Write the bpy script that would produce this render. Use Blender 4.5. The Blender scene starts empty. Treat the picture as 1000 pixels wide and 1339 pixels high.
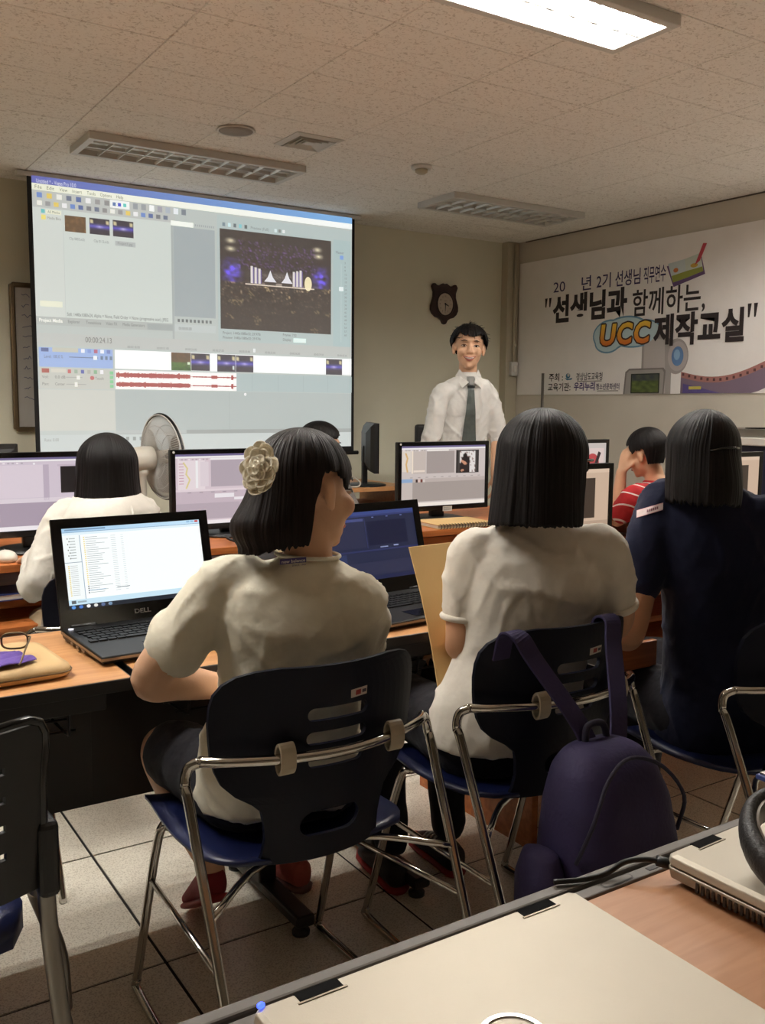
import bpy, math, random
from mathutils import Vector, Matrix, noise
from mathutils.bvhtree import BVHTree

# ---------------------------------------------------------------- camera, world, exposure
SC = bpy.context.scene
COL = SC.collection
cam = bpy.data.cameras.new('camera')
cam.sensor_fit = 'HORIZONTAL'; cam.sensor_width = 36.0; cam.lens = 36.0 * 1222.0 / 1000.0
cam.clip_start = 0.02; cam.clip_end = 60
cam_ob = bpy.data.objects.new('camera', cam); COL.objects.link(cam_ob)
_yaw, _pitch, _roll = 0.574595, 0.113956, 0.0079579
_f = Vector((math.sin(_yaw)*math.cos(_pitch), math.cos(_yaw)*math.cos(_pitch), -math.sin(_pitch)))
_r0 = Vector((math.cos(_yaw), -math.sin(_yaw), 0)); _u0 = _r0.cross(_f)
_r = _r0*math.cos(_roll) + _u0*math.sin(_roll); _u = -_r0*math.sin(_roll) + _u0*math.cos(_roll)
cam_ob.matrix_world = Matrix(((_r.x, _u.x, -_f.x, 0), (_r.y, _u.y, -_f.y, 0), (_r.z, _u.z, -_f.z, 1.28), (0, 0, 0, 1)))
SC.camera = cam_ob
world = bpy.data.worlds.new('world'); SC.world = world; world.use_nodes = True
world.node_tree.nodes['Background'].inputs[0].default_value = (1.0, 0.9, 0.78, 1)
world.node_tree.nodes['Background'].inputs[1].default_value = 0.02
SC.view_settings.view_transform = 'Standard'; SC.view_settings.look = 'None'
SC.view_settings.gamma = 1.0; SC.view_settings.use_curve_mapping = False
SC.view_settings.exposure = 0.0
LAMP = 180.0          # glow of the fluorescent tubes that are on
SCREEN = 0.96        # glow of the projected picture

# ---------------------------------------------------------------- helpers
PI = math.pi
R = math.radians
V = Vector
def lin(r, g, b):
    return tuple(((c/255.0+0.055)/1.055)**2.4 if c > 10 else c/255.0/12.92 for c in (r, g, b))

def principled(name):
    m = bpy.data.materials.new(name); m.use_nodes = True
    return m, m.node_tree, m.node_tree.nodes['Principled BSDF']

def mat(name, rgb, rough=0.6, metal=0.0, var=0.10, scale=8.0, bump=0.0, bscale=60.0, spec=0.5, coat=0.0, stretch=None, sheen=0.0, uv=False):
    m, nt, bs = principled(name)
    c = lin(*rgb)
    N, L = nt.nodes, nt.links
    tc = N.new('ShaderNodeTexCoord'); mp = N.new('ShaderNodeMapping')
    L.new(tc.outputs['UV' if uv else 'Object'], mp.inputs[0])
    if stretch: mp.inputs['Scale'].default_value = stretch
    nz = N.new('ShaderNodeTexNoise'); nz.inputs['Scale'].default_value = scale; nz.inputs['Detail'].default_value = 5
    L.new(mp.outputs[0], nz.inputs['Vector'])
    rp = N.new('ShaderNodeValToRGB')
    rp.color_ramp.elements[0].position = 0.3; rp.color_ramp.elements[1].position = 0.7
    rp.color_ramp.elements[0].color = tuple(x*(1-var) for x in c)+(1,)
    rp.color_ramp.elements[1].color = tuple(min(1, x*(1+var)) for x in c)+(1,)
    L.new(nz.outputs['Fac'], rp.inputs[0]); L.new(rp.outputs[0], bs.inputs['Base Color'])
    bs.inputs['Roughness'].default_value = rough; bs.inputs['Metallic'].default_value = metal
    bs.inputs['Specular IOR Level'].default_value = spec
    bs.inputs['Coat Weight'].default_value = coat
    if sheen: bs.inputs['Sheen Weight'].default_value = sheen
    if bump:
        n2 = N.new('ShaderNodeTexNoise'); n2.inputs['Scale'].default_value = bscale; n2.inputs['Detail'].default_value = 3
        L.new(mp.outputs[0], n2.inputs['Vector'])
        b = N.new('ShaderNodeBump'); b.inputs['Strength'].default_value = bump; b.inputs['Distance'].default_value = 0.01
        L.new(n2.outputs['Fac'], b.inputs['Height']); L.new(b.outputs[0], bs.inputs['Normal'])
    return m

def glow_mat(name, strength, base=0.01, rough=0.35):
    m, nt, bs = principled(name)
    at = nt.nodes.new('ShaderNodeAttribute'); at.attribute_name = 'Col'
    nt.links.new(at.outputs['Color'], bs.inputs['Emission Color'])
    bs.inputs['Emission Strength'].default_value = strength
    bs.inputs['Base Color'].default_value = (base, base, base, 1); bs.inputs['Roughness'].default_value = rough
    return m

def print_mat(name, rough=0.6):           # flat print: colour carried by the print itself
    m, nt, bs = principled(name)
    at = nt.nodes.new('ShaderNodeAttribute'); at.attribute_name = 'Col'
    nt.links.new(at.outputs['Color'], bs.inputs['Base Color'])
    bs.inputs['Roughness'].default_value = rough
    return m

def frame(d, ref=None):
    d = d.normalized()
    ref = ref or (V((0, 0, 1)) if abs(d.z) < 0.9 else V((0, 1, 0)))
    a = d.cross(ref)
    if a.length < 1e-6: a = d.cross(V((1, 0, 0)))
    a.normalize(); b = a.cross(d).normalized()
    return a, b

def catmull(pts, n):
    P = [V(p) for p in pts]
    if len(P) < 3 or n <= 1: return P
    Q = [2*P[0]-P[1]] + P + [2*P[-1]-P[-2]]
    out = []
    for i in range(1, len(Q)-2):
        for k in range(n):
            t = k/n
            out.append(0.5*((2*Q[i]) + (Q[i+1]-Q[i-1])*t + (2*Q[i-1]-5*Q[i]+4*Q[i+1]-Q[i+2])*t*t + (3*Q[i]-Q[i-1]-3*Q[i+1]+Q[i+2])*t**3))
    out.append(P[-1])
    return out

class MB:
    def __init__(s): s.v = []; s.f = []; s.c = None
    def add(s, vs, fs):
        o = len(s.v); s.v += [V(p) for p in vs]; s.f += [tuple(i+o for i in f) for f in fs]; return s
    def box(s, c, d, rz=0.0, M=None):
        x, y, z = d[0]/2, d[1]/2, d[2]/2
        T = M or Matrix.Rotation(rz, 3, 'Z')
        vs = [V(c) + T @ V((a*x, b*y, e*z)) for a in (-1, 1) for b in (-1, 1) for e in (-1, 1)]
        return s.add(vs, [(0, 1, 3, 2), (4, 6, 7, 5), (0, 4, 5, 1), (2, 3, 7, 6), (0, 2, 6, 4), (1, 5, 7, 3)])
    def ring_loft(s, rings, cap=True, closed=False):
        n = len(rings[0]); o = len(s.v)
        for r in rings: s.v += [V(p) for p in r]
        m = len(rings)
        for i in range(m if closed else m-1):
            j = (i+1) % m
            for k in range(n):
                l = (k+1) % n
                s.f.append((o+i*n+k, o+i*n+l, o+j*n+l, o+j*n+k))
        if cap and not closed:
            s.f.append(tuple(o+k for k in range(n))[::-1]); s.f.append(tuple(o+(m-1)*n+k for k in range(n)))
        return s
    def tube(s, pts, r, n=10, sub=1, ref=None, closed=False, rr=None):
        P = catmull(pts, sub) if not closed else [V(p) for p in pts]
        m = len(P); rings = []
        rad = (lambda t: r) if not isinstance(r, (list, tuple)) else (lambda t: _lerp(r, t))
        a_prev = None
        for i, p in enumerate(P):
            if closed: d = P[(i+1) % m]-P[i-1]
            else: d = P[min(i+1, m-1)]-P[max(i-1, 0)]
            d.normalize()
            if a_prev is None: a, b = frame(d, ref)
            else:
                a = a_prev - d*a_prev.dot(d)
                if a.length < 1e-6: a, b = frame(d, ref)
                a.normalize(); b = a.cross(d).normalized()
            a_prev = a
            q = rad(i/max(1, m-1)); k2 = rr if rr else 1.0
            rings.append([p + a*q*math.cos(2*PI*k/n) + b*q*k2*math.sin(2*PI*k/n) for k in range(n)])
        return s.ring_loft(rings, cap=True, closed=closed)
    def limb(s, pr, n=14, sub=6):           # tapered limb with round ends: [(point, radius), ...]
        pts = [V(p) for p, q in pr]; rs = [q for p, q in pr]
        d0 = (pts[0]-pts[1]).normalized(); d1 = (pts[-1]-pts[-2]).normalized()
        P = catmull(pts, sub); m = len(P)
        rad = [_lerp(rs, i/(m-1)) for i in range(m)]
        head = [(P[0]+d0*rad[0]*k, rad[0]*math.sqrt(max(0.02, 1-k*k))) for k in (0.95, 0.75, 0.45)]
        tail = [(P[-1]+d1*rad[-1]*k, rad[-1]*math.sqrt(max(0.02, 1-k*k))) for k in (0.45, 0.75, 0.95)]
        Q = head + list(zip(P, rad)) + tail
        a_prev = None; rings = []
        for i, (p, q) in enumerate(Q):
            d = (Q[min(i+1, len(Q)-1)][0]-Q[max(i-1, 0)][0]).normalized()
            if a_prev is None: a, b = frame(d)
            else:
                a = a_prev-d*a_prev.dot(d); a.normalize(); b = a.cross(d).normalized()
            a_prev = a
            rings.append([p+a*q*math.cos(2*PI*k/n)+b*q*math.sin(2*PI*k/n) for k in range(n)])
        return s.ring_loft(rings)
    def ell(s, c, r, M=None, nu=16, nv=10):
        T = M or Matrix.Identity(3); c = V(c); o = len(s.v)
        s.v.append(c+T @ V((0, 0, r[2])))
        for i in range(1, nv):
            t = PI*i/nv
            for k in range(nu):
                p = 2*PI*k/nu
                s.v.append(c+T @ V((r[0]*math.sin(t)*math.cos(p), r[1]*math.sin(t)*math.sin(p), r[2]*math.cos(t))))
        s.v.append(c+T @ V((0, 0, -r[2]))); e = len(s.v)-1
        for k in range(nu):
            l = (k+1) % nu
            s.f.append((o, o+1+k, o+1+l)); s.f.append((e, o+1+(nv-2)*nu+l, o+1+(nv-2)*nu+k))
            for i in range(nv-2):
                s.f.append((o+1+i*nu+k, o+1+(i+1)*nu+k, o+1+(i+1)*nu+l, o+1+i*nu+l))
        return s
    def lathe(s, prof, c=(0, 0, 0), n=28, M=None):
        T = M or Matrix.Identity(3); c = V(c)
        rings = [[c+T @ V((max(r, 1e-4)*math.cos(2*PI*k/n), max(r, 1e-4)*math.sin(2*PI*k/n), z)) for k in range(n)] for r, z in prof]
        return s.ring_loft(rings)
    def prism(s, pts, ax, bx, cx, c, h):      # outline in plane (ax, bx) at c, extruded h along cx
        c = V(c); n = len(pts)
        lo = [c+ax*p[0]+bx*p[1] for p in pts]; hi = [q+cx*h for q in lo]
        return s.ring_loft([lo, hi])
    def build(s, name, m, parent=None, smooth=False, bevel=0.0, seg=2, kind=None, loc=None):
        me = bpy.data.meshes.new(name); me.from_pydata([tuple(p) for p in s.v], [], s.f); me.update()
        for x in (m if isinstance(m, (list, tuple)) else [m]): me.materials.append(x)
        if s.c:
            at = me.color_attributes.new('Col', 'FLOAT_COLOR', 'POINT')
            for i, c in enumerate(s.c): at.data[i].color = (c[0], c[1], c[2], 1)
        else:
            fix_normals(me)
        if smooth: me.polygons.foreach_set('use_smooth', [True]*len(me.polygons))
        o = bpy.data.objects.new(name, me); COL.objects.link(o)
        if parent: o.parent = parent
        if loc: o.location = loc
        if bevel:
            b = o.modifiers.new('bevel', 'BEVEL'); b.width = bevel; b.segments = seg; b.limit_method = 'ANGLE'; b.angle_limit = R(40)
            b.harden_normals = False
        if kind: o['kind'] = kind
        return o

import bmesh
def fix_normals(me):
    bm = bmesh.new(); bm.from_mesh(me); bmesh.ops.recalc_face_normals(bm, faces=bm.faces); bm.to_mesh(me); bm.free()

def _lerp(rs, t):
    x = t*(len(rs)-1); i = min(int(x), len(rs)-2); k = x-i
    k = k*k*(3-2*k)*0.5 + k*0.5
    return rs[i]*(1-k)+rs[i+1]*k

def evaluated(o):
    bpy.context.view_layer.update()
    e = o.evaluated_get(bpy.context.evaluated_depsgraph_get())
    return bpy.data.meshes.new_from_object(e)

def fuse(name, mb, vox, m, parent, it=5, fac=0.5, smooth=True):     # one continuous surface out of overlapping forms
    o = mb.build(name, m, parent)
    r = o.modifiers.new('r', 'REMESH'); r.mode = 'VOXEL'; r.voxel_size = vox
    s = o.modifiers.new('s', 'SMOOTH'); s.factor = fac; s.iterations = it
    me = evaluated(o); o.modifiers.clear()
    old = o.data; o.data = me; bpy.data.meshes.remove(old); me.name = name
    if smooth: me.polygons.foreach_set('use_smooth', [True]*len(me.polygons))
    if not me.materials: me.materials.append(m)
    return o

def solidify(o, t, off=0.0):
    s = o.modifiers.new('solid', 'SOLIDIFY'); s.thickness = t; s.offset = off; return o

def empty(name, loc=(0, 0, 0), rz=0.0):
    o = bpy.data.objects.new(name, None); COL.objects.link(o); o.location = loc; o.rotation_euler = (0, 0, rz)
    o.empty_display_size = 0.1
    return o
def tag(o, label, cat, group=None, kind=None):
    o['label'] = label; o['category'] = cat
    if group: o['group'] = group
    if kind: o['kind'] = kind
    return o
def thing(name, label, cat, loc=(0, 0, 0), rz=0.0, group=None):
    return tag(empty(name, loc, rz), label, cat, group)
def struct(name, mb, m, parent=None, **k):
    o = mb.build(name, m, parent, **k)
    if parent is None: o['kind'] = 'structure'
    return o
def dup(root, loc, rz, label=None):
    r = root.copy(); COL.objects.link(r); r.location = loc; r.rotation_euler = (0, 0, rz)
    if label: r['label'] = label
    for ch in list(root.children):
        c = ch.copy(); COL.objects.link(c); c.parent = r
        for g in list(ch.children):
            d = g.copy(); COL.objects.link(d); d.parent = c
    return r
def share(me_ob, name, parent, loc, rz=0.0, sc=None):
    o = bpy.data.objects.new(name, me_ob.data); COL.objects.link(o); o.parent = parent; o.location = loc; o.rotation_euler = (0, 0, rz)
    if sc: o.scale = sc
    return o

_tx = {}
def text_mesh(s, bold=0.0):
    k = (s, bold)
    if k not in _tx:
        c = bpy.data.curves.new('t', 'FONT'); c.body = s; c.resolution_u = 3; c.offset = bold
        o = bpy.data.objects.new('t', c); COL.objects.link(o)
        me = evaluated(o)
        vs = [(v.co.x, v.co.y) for v in me.vertices]; fs = [tuple(p.vertices) for p in me.polygons]
        bpy.data.objects.remove(o); bpy.data.curves.remove(c); bpy.data.meshes.remove(me)
        xs = [p[0] for p in vs]; ys = [p[1] for p in vs]
        _tx[k] = (vs, fs, min(xs), max(xs), min(ys), max(ys))
    return _tx[k]

class Sheet:
    """flat print or display: coloured shapes on a plane; u right, v down, both 0..1; each layer a hair proud of the last"""
    def __init__(s, o, u, v, n, step=0.0004):
        s.o, s.u, s.v, s.n, s.step = V(o), V(u), V(v), V(n).normalized(), step
        s.vs, s.fs, s.cs = [], [], []
    def at(s, a, b, l=0): return s.o+s.u*a+s.v*b+s.n*(l*s.step)
    def poly(s, pts, col, l=1):
        o = len(s.vs); s.vs += [s.at(a, b, l) for a, b in pts]; s.cs += [col]*len(pts); s.fs.append(tuple(range(o, o+len(pts))))
    def rect(s, a, b, c, d, col, l=1): s.poly([(a, b), (a, d), (c, d), (c, b)], lin(*col), l)
    def grad(s, a, b, c, d, c0, c1, l=1):
        o = len(s.vs); s.vs += [s.at(a, b, l), s.at(a, d, l), s.at(c, d, l), s.at(c, b, l)]; s.cs += [lin(*c0), lin(*c0), lin(*c1), lin(*c1)]; s.fs.append((o, o+1, o+2, o+3))
    def ngon(s, pts, col, l=1): s.poly(pts, lin(*col), l)
    def disc(s, a, b, ra, rb, col, l=1, n=28, e=2.0, a0=0.0, a1=2*PI):
        def sp(x, p): return math.copysign(abs(x)**p, x)
        s.poly([(a+ra*sp(math.cos(a0+(a1-a0)*k/n), 2/e), b-rb*sp(math.sin(a0+(a1-a0)*k/n), 2/e)) for k in range(n)], lin(*col), l)
    def stroke(s, pts, w, col, l=1):          # polyline of width w (in metres)
        U, W = s.u.length, s.v.length
        for (a, b), (c, d) in zip(pts[:-1], pts[1:]):
            dx, dy = (c-a)*U, (d-b)*W; q = math.hypot(dx, dy) or 1
            px, py = -dy/q*w/2/U, dx/q*w/2/W; ex, ey = dx/q*w/3/U, dy/q*w/3/W
            s.poly([(a+px-ex, b+py-ey), (a-px-ex, b-py-ey), (c-px+ex, d-py+ey), (c+px+ex, d+py+ey)], lin(*col), l)
    def text(s, t, a, b, h, col, l=2, w=None, bold=0.0, grad=None, slant=0.0):   # left a, baseline b, height h of v; w fits the width
        vs, fs, x0, x1, y0, y1 = text_mesh(t, bold)
        kh = h/0.72
        asp = s.v.length/s.u.length
        kw = (w/(x1-x0)) if w else kh*asp
        o = len(s.vs)
        for x, y in vs:
            s.vs.append(s.at(a+(x-(x0 if w else 0)+slant*y)*kw, b-y*kh, l))
            if grad:
                t_ = min(1, max(0, y/0.72)); s.cs.append(tuple(p*(1-t_)+q*t_ for p, q in zip(lin(*col), lin(*grad))))
            else: s.cs.append(lin(*col))
        s.fs += [tuple(i+o for i in f) for f in fs]
    def image(s, a, b, c, d, nx, ny, fn, l=1):
        o = len(s.vs)
        for j in range(ny+1):
            for i in range(nx+1):
                s.vs.append(s.at(a+(c-a)*i/nx, b+(d-b)*j/ny, l)); s.cs.append(lin(*fn(i/nx, j/ny)))
        for j in range(ny):
            for i in range(nx):
                k = o+j*(nx+1)+i; s.fs.append((k, k+nx+1, k+nx+2, k+1))
    def build(s, name, m, parent=None, kind=None, proj=None):
        me = bpy.data.meshes.new(name); me.from_pydata([tuple(p) for p in s.vs], [], s.fs); me.update()
        at = me.color_attributes.new('Col', 'FLOAT_COLOR', 'POINT')
        for i, c in enumerate(s.cs): at.data[i].color = (c[0], c[1], c[2], 1)
        me.materials.append(m)
        o = bpy.data.objects.new(name, me); COL.objects.link(o)
        if parent: o.parent = parent
        if kind: o['kind'] = kind
        return o

# ---------------------------------------------------------------- materials
M = {}
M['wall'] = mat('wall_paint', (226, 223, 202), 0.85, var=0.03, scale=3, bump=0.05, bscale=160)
M['wall_dark'] = mat('dim_wall_paint', (112, 102, 86), 0.9, var=0.03)  # for the unseen walls, darkened to cut bounce light
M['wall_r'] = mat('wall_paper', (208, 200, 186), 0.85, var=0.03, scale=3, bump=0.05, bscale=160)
def ceiling_mat():
    m, nt, bs = principled('mineral_board'); N, L = nt.nodes, nt.links
    tc = N.new('ShaderNodeTexCoord'); gi = N.new('ShaderNodeNewGeometry')
    nz = N.new('ShaderNodeTexNoise'); nz.inputs['Scale'].default_value = 55; nz.inputs['Detail'].default_value = 4; nz.inputs['Distortion'].default_value = 1.5
    L.new(gi.outputs['Position'], nz.inputs['Vector'])
    rp = N.new('ShaderNodeValToRGB'); e = rp.color_ramp.elements
    e[0].position = 0.34; e[0].color = lin(208, 201, 191)+(1,); e[1].position = 0.46; e[1].color = lin(242, 238, 231)+(1,)
    L.new(nz.outputs['Fac'], rp.inputs[0]); L.new(rp.outputs[0], bs.inputs['Base Color'])
    b = N.new('ShaderNodeBump'); b.inputs['Strength'].default_value = 0.35; b.inputs['Distance'].default_value = 0.004
    L.new(nz.outputs['Fac'], b.inputs['Height']); L.new(b.outputs[0], bs.inputs['Normal'])
    bs.inputs['Roughness'].default_value = 0.9; bs.inputs['Specular IOR Level'].default_value = 0.2
    return m
M['ceil'] = ceiling_mat()
def floor_mat():
    m, nt, bs = principled('vinyl_tile'); N, L = nt.nodes, nt.links
    gi = N.new('ShaderNodeNewGeometry')
    nz = N.new('ShaderNodeTexNoise'); nz.inputs['Scale'].default_value = 240; nz.inputs['Detail'].default_value = 4
    L.new(gi.outputs['Position'], nz.inputs['Vector'])
    rp = N.new('ShaderNodeValToRGB'); e = rp.color_ramp.elements
    e[0].position = 0.36; e[0].color = lin(206, 197, 178)+(1,); e[1].position = 0.52; e[1].color = lin(244, 238, 222)+(1,)
    L.new(nz.outputs['Fac'], rp.inputs[0])
    n2 = N.new('ShaderNodeTexNoise'); n2.inputs['Scale'].default_value = 2.2; L.new(gi.outputs['Position'], n2.inputs['Vector'])
    mx = N.new('ShaderNodeMixRGB'); mx.blend_type = 'MULTIPLY'; mx.inputs[0].default_value = 0.06
    L.new(rp.outputs[0], mx.inputs[1]); L.new(n2.outputs['Fac'], mx.inputs[2]); L.new(mx.outputs[0], bs.inputs['Base Color'])
    bs.inputs['Roughness'].default_value = 0.28; bs.inputs['Specular IOR Level'].default_value = 0.5
    return m
M['floor'] = floor_mat()
M['grout'] = mat('dark_joint', (30, 26, 22), 0.8)
M['trim'] = mat('painted_trim', (186, 178, 156), 0.7, var=0.03)
M['base'] = mat('dark_baseboard', (58, 48, 40), 0.6)
def wood(name, a, b, rough=0.4, axis=(1.2, 14, 14)):
    m, nt, bs = principled(name); N, L = nt.nodes, nt.links
    tc = N.new('ShaderNodeTexCoord'); mp = N.new('ShaderNodeMapping'); mp.inputs['Scale'].default_value = axis
    L.new(tc.outputs['Object'], mp.inputs[0])
    nz = N.new('ShaderNodeTexNoise'); nz.inputs['Scale'].default_value = 4; nz.inputs['Detail'].default_value = 8; nz.inputs['Distortion'].default_value = 0.6
    L.new(mp.outputs[0], nz.inputs['Vector'])
    rp = N.new('ShaderNodeValToRGB'); e = rp.color_ramp.elements
    e[0].position = 0.35; e[0].color = lin(*a)+(1,); e[1].position = 0.65; e[1].color = lin(*b)+(1,)
    L.new(nz.outputs['Fac'], rp.inputs[0]); L.new(rp.outputs[0], bs.inputs['Base Color'])
    bs.inputs['Roughness'].default_value = rough
    return m
M['beech'] = wood('beech_laminate', (190, 134, 84), (206, 152, 100), 0.42)
M['cherry'] = wood('cherry_laminate', (164, 92, 44), (190, 114, 60), 0.4)
M['oak_fg'] = wood('tan_laminate', (178, 128, 92), (192, 142, 106), 0.45)
M['blackmetal'] = mat('black_steel', (20, 19, 20), 0.45, var=0.1, bump=0.05, bscale=300)
M['blackplastic'] = mat('black_plastic', (17, 17, 18), 0.42, var=0.1, bump=0.04, bscale=400)
M['gloss'] = mat('glossy_black', (12, 12, 13), 0.18, var=0.05)
M['navyplastic'] = mat('navy_plastic', (11, 13, 28), 0.5, var=0.08, bump=0.05, bscale=350, spec=0.18)
M['blueseat'] = mat('blue_seat', (17, 26, 66), 0.4, var=0.1, bump=0.05, bscale=300)
M['chrome'] = mat('chrome', (200, 196, 190), 0.14, 1.0, var=0.04)
M['alu'] = mat('aluminium', (150, 146, 140), 0.38, 1.0, var=0.05)
M['greyrail'] = mat('grey_rail', (104, 98, 92), 0.5, var=0.05)
M['beigeclip'] = mat('beige_plastic', (176, 162, 140), 0.5)
M['fanwhite'] = mat('cream_plastic', (214, 208, 194), 0.35, var=0.03)
M['white'] = mat('white_plastic', (226, 222, 214), 0.4, var=0.03)
M['fixture'] = mat('white_enamel', (206, 204, 198), 0.4, var=0.02)
M['reflector'] = mat('reflector_sheet', (220, 218, 212), 0.3, 0.6, var=0.02)
M['silverlid'] = mat('silver_lid', (190, 181, 164), 0.46, 0.4, var=0.03, bump=0.03, bscale=600)
M['silverbase'] = mat('silver_base', (150, 138, 122), 0.4, 0.6, var=0.04)
M['skin'] = mat('skin', (222, 176, 142), 0.5, var=0.06, scale=12, bump=0.04, bscale=200, spec=0.4)
M['skin2'] = mat('skin_tan', (206, 156, 122), 0.5, var=0.06, scale=12, bump=0.04, bscale=200, spec=0.4)
M['lip'] = mat('lips', (176, 96, 88), 0.4)
M['eyewhite'] = mat('eye_white', (222, 214, 206), 0.2, var=0.01)
M['iris'] = mat('iris', (24, 16, 12), 0.15)
def hair_mat(name, rgb, rough=0.55):
    m = mat(name, rgb, rough, var=0.5, scale=3.0, bump=0.35, bscale=2.0, uv=True, stretch=(60, 1.2, 1), spec=0.22)
    return m
M['hair'] = hair_mat('black_hair', (15, 11, 11))
M['hair2'] = hair_mat('dark_brown_hair', (22, 14, 12))
M['hair3'] = hair_mat('soft_black_hair', (17, 13, 12), 0.55)
def cloth(name, rgb, s=0.35, bscale=14, fine=0.15):
    m = mat(name, rgb, 0.85, var=0.04, scale=30, bump=s, bscale=bscale, spec=0.2, sheen=0.1)
    for n in m.node_tree.nodes:
        if n.type == 'BUMP': n.inputs['Distance'].default_value = 0.02
    return m
M['creamtee'] = cloth('cream_jersey', (238, 231, 210))
M['whitetee'] = cloth('white_knit', (228, 221, 208))
M['whiteshirt'] = cloth('white_cotton', (228, 226, 220))
M['creamshirt'] = cloth('off_white_cotton', (226, 221, 210))
M['navytee'] = cloth('navy_jersey', (24, 28, 52))
M['darkcloth'] = cloth('dark_denim', (26, 24, 30))
M['beigecloth'] = cloth('beige_cotton', (176, 156, 124))
M['greytee'] = cloth('grey_jersey', (120, 116, 112))
def stripe_mat():
    m, nt, bs = principled('red_striped_jersey'); N, L = nt.nodes, nt.links
    tc = N.new('ShaderNodeTexCoord'); sx = N.new('ShaderNodeSeparateXYZ'); L.new(tc.outputs['Object'], sx.inputs[0])
    a = N.new('ShaderNodeMath'); a.operation = 'MULTIPLY_ADD'; a.inputs[1].default_value = 0.45
    L.new(sx.outputs['X'], a.inputs[0]); L.new(sx.outputs['Z'], a.inputs[2])
    d = N.new('ShaderNodeMath'); d.operation = 'DIVIDE'; d.inputs[1].default_value = 0.056; L.new(a.outputs[0], d.inputs[0])
    f = N.new('ShaderNodeMath'); f.operation = 'FRACT'; L.new(d.outputs[0], f.inputs[0])
    g = N.new('ShaderNodeMath'); g.operation = 'LESS_THAN'; g.inputs[1].default_value = 0.12; L.new(f.outputs[0], g.inputs[0])
    mx = N.new('ShaderNodeMixRGB'); mx.inputs[1].default_value = lin(176, 30, 36)+(1,); mx.inputs[2].default_value = lin(226, 214, 206)+(1,)
    L.new(g.outputs[0], mx.inputs[0]); L.new(mx.outputs[0], bs.inputs['Base Color']); bs.inputs['Roughness'].default_value = 0.85
    return m
M['stripe'] = stripe_mat()
M['purple'] = mat('purple_nylon', (38, 27, 70), 0.75, var=0.12, bump=0.15, bscale=120)
M['purpledark'] = mat('dark_purple_webbing', (27, 21, 44), 0.75, bump=0.1, bscale=200)
M['kraft'] = mat('kraft_paper', (206, 172, 116), 0.75, var=0.05, scale=5, bump=0.04)
M['paper'] = mat('white_paper', (232, 228, 220), 0.7, var=0.02)
M['tan'] = mat('tan_leatherette', (206, 172, 122), 0.6, var=0.06, bump=0.06, bscale=220)
M['padded'] = mat('black_leatherette', (26, 23, 22), 0.5, var=0.1, bump=0.2, bscale=260)
M['redshoe'] = mat('red_mesh_shoe', (150, 40, 48), 0.7, var=0.2, bump=0.2, bscale=200)
M['pinkshoe'] = mat('coral_shoe', (190, 96, 84), 0.7, var=0.2, bump=0.2, bscale=200)
M['sole'] = mat('rubber_sole', (120, 84, 78), 0.7)
M['redsole'] = mat('red_rubber_sole', (150, 34, 36), 0.6)
M['darkshoe'] = mat('dark_shoe', (30, 27, 30), 0.7, bump=0.2, bscale=200)
M['flower'] = mat('cream_silk', (246, 236, 212), 0.6, var=0.06, sheen=0.3)
M['tie'] = mat('grey_green_silk', (84, 92, 88), 0.45, var=0.15, scale=40, stretch=(1, 1, 1))
M['knot'] = mat('pale_grey_silk', (150, 150, 146), 0.45, var=0.1)
M['darkwood'] = mat('dark_carved_wood', (52, 30, 26), 0.4, var=0.25, scale=20)
M['dial'] = mat('clock_dial', (190, 178, 160), 0.5, var=0.03)
M['screenfab'] = mat('screen_fabric', (200, 200, 200), 0.8)
M['blacktrim'] = mat('black_border', (14, 12, 12), 0.7)
M['vinyl'] = mat('banner_vinyl', (244, 240, 236), 0.5, var=0.02)
M['slot'] = mat('recess_black', (10, 9, 9), 0.85, spec=0.1)
M['ceilline'] = mat('ceiling_shadow_paint', (104, 94, 82), 0.8)  # dark tone standing for the shade under the ceiling edge
M['print'] = print_mat('flat_print')
M['glow'] = glow_mat('projected_picture', SCREEN, 0.25, 0.8)
M['lcd'] = glow_mat('lcd_picture', 0.86)
M['lcdhi'] = glow_mat('bright_lcd_picture', 1.05)
M['wboard'] = mat('whiteboard_face', (196, 192, 184), 0.25, var=0.03)
M['bronze'] = mat('bronze_frame', (110, 92, 66), 0.4, 0.6)
M['purplecloth'] = mat('purple_cloth', (96, 70, 150), 0.8, bump=0.3, bscale=90)
M['cable'] = mat('cable_sheath', (18, 17, 17), 0.5)
M['whitecable'] = mat('pale_cable', (196, 188, 174), 0.5)
M['bluebook'] = mat('blue_cover', (52, 66, 128), 0.5)
M['navyfront'] = mat('navy_front', (26, 28, 58), 0.5)
M['smokeplastic'] = mat('speaker_grille', (150, 142, 132), 0.7, bump=0.3, bscale=400)
def tube_mat():
    m, nt, bs = principled('lit_tube')
    bs.inputs['Emission Color'].default_value = (1.0, 0.965, 0.91, 1); bs.inputs['Emission Strength'].default_value = LAMP
    bs.inputs['Base Color'].default_value = (0.9, 0.9, 0.9, 1)
    return m
M['lit'] = tube_mat()
M['unlit'] = mat('unlit_tube', (214, 212, 206), 0.3, var=0.01)
def led_mat(name, c, s):
    m, nt, bs = principled(name); bs.inputs['Emission Color'].default_value = c+(1,); bs.inputs['Emission Strength'].default_value = s
    bs.inputs['Base Color'].default_value = (0.02, 0.02, 0.02, 1); return m
M['blueled'] = led_mat('blue_led', (0.05, 0.1, 1.0), 3.0)
M['whiteled'] = led_mat('white_led', (0.9, 0.9, 1.0), 1.2)
def glass_mat():
    m, nt, bs = principled('clear_lens'); bs.inputs['Transmission Weight'].default_value = 1.0; bs.inputs['Roughness'].default_value = 0.02
    bs.inputs['Base Color'].default_value = (0.95, 0.95, 0.95, 1); bs.inputs['IOR'].default_value = 1.1; return m
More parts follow.
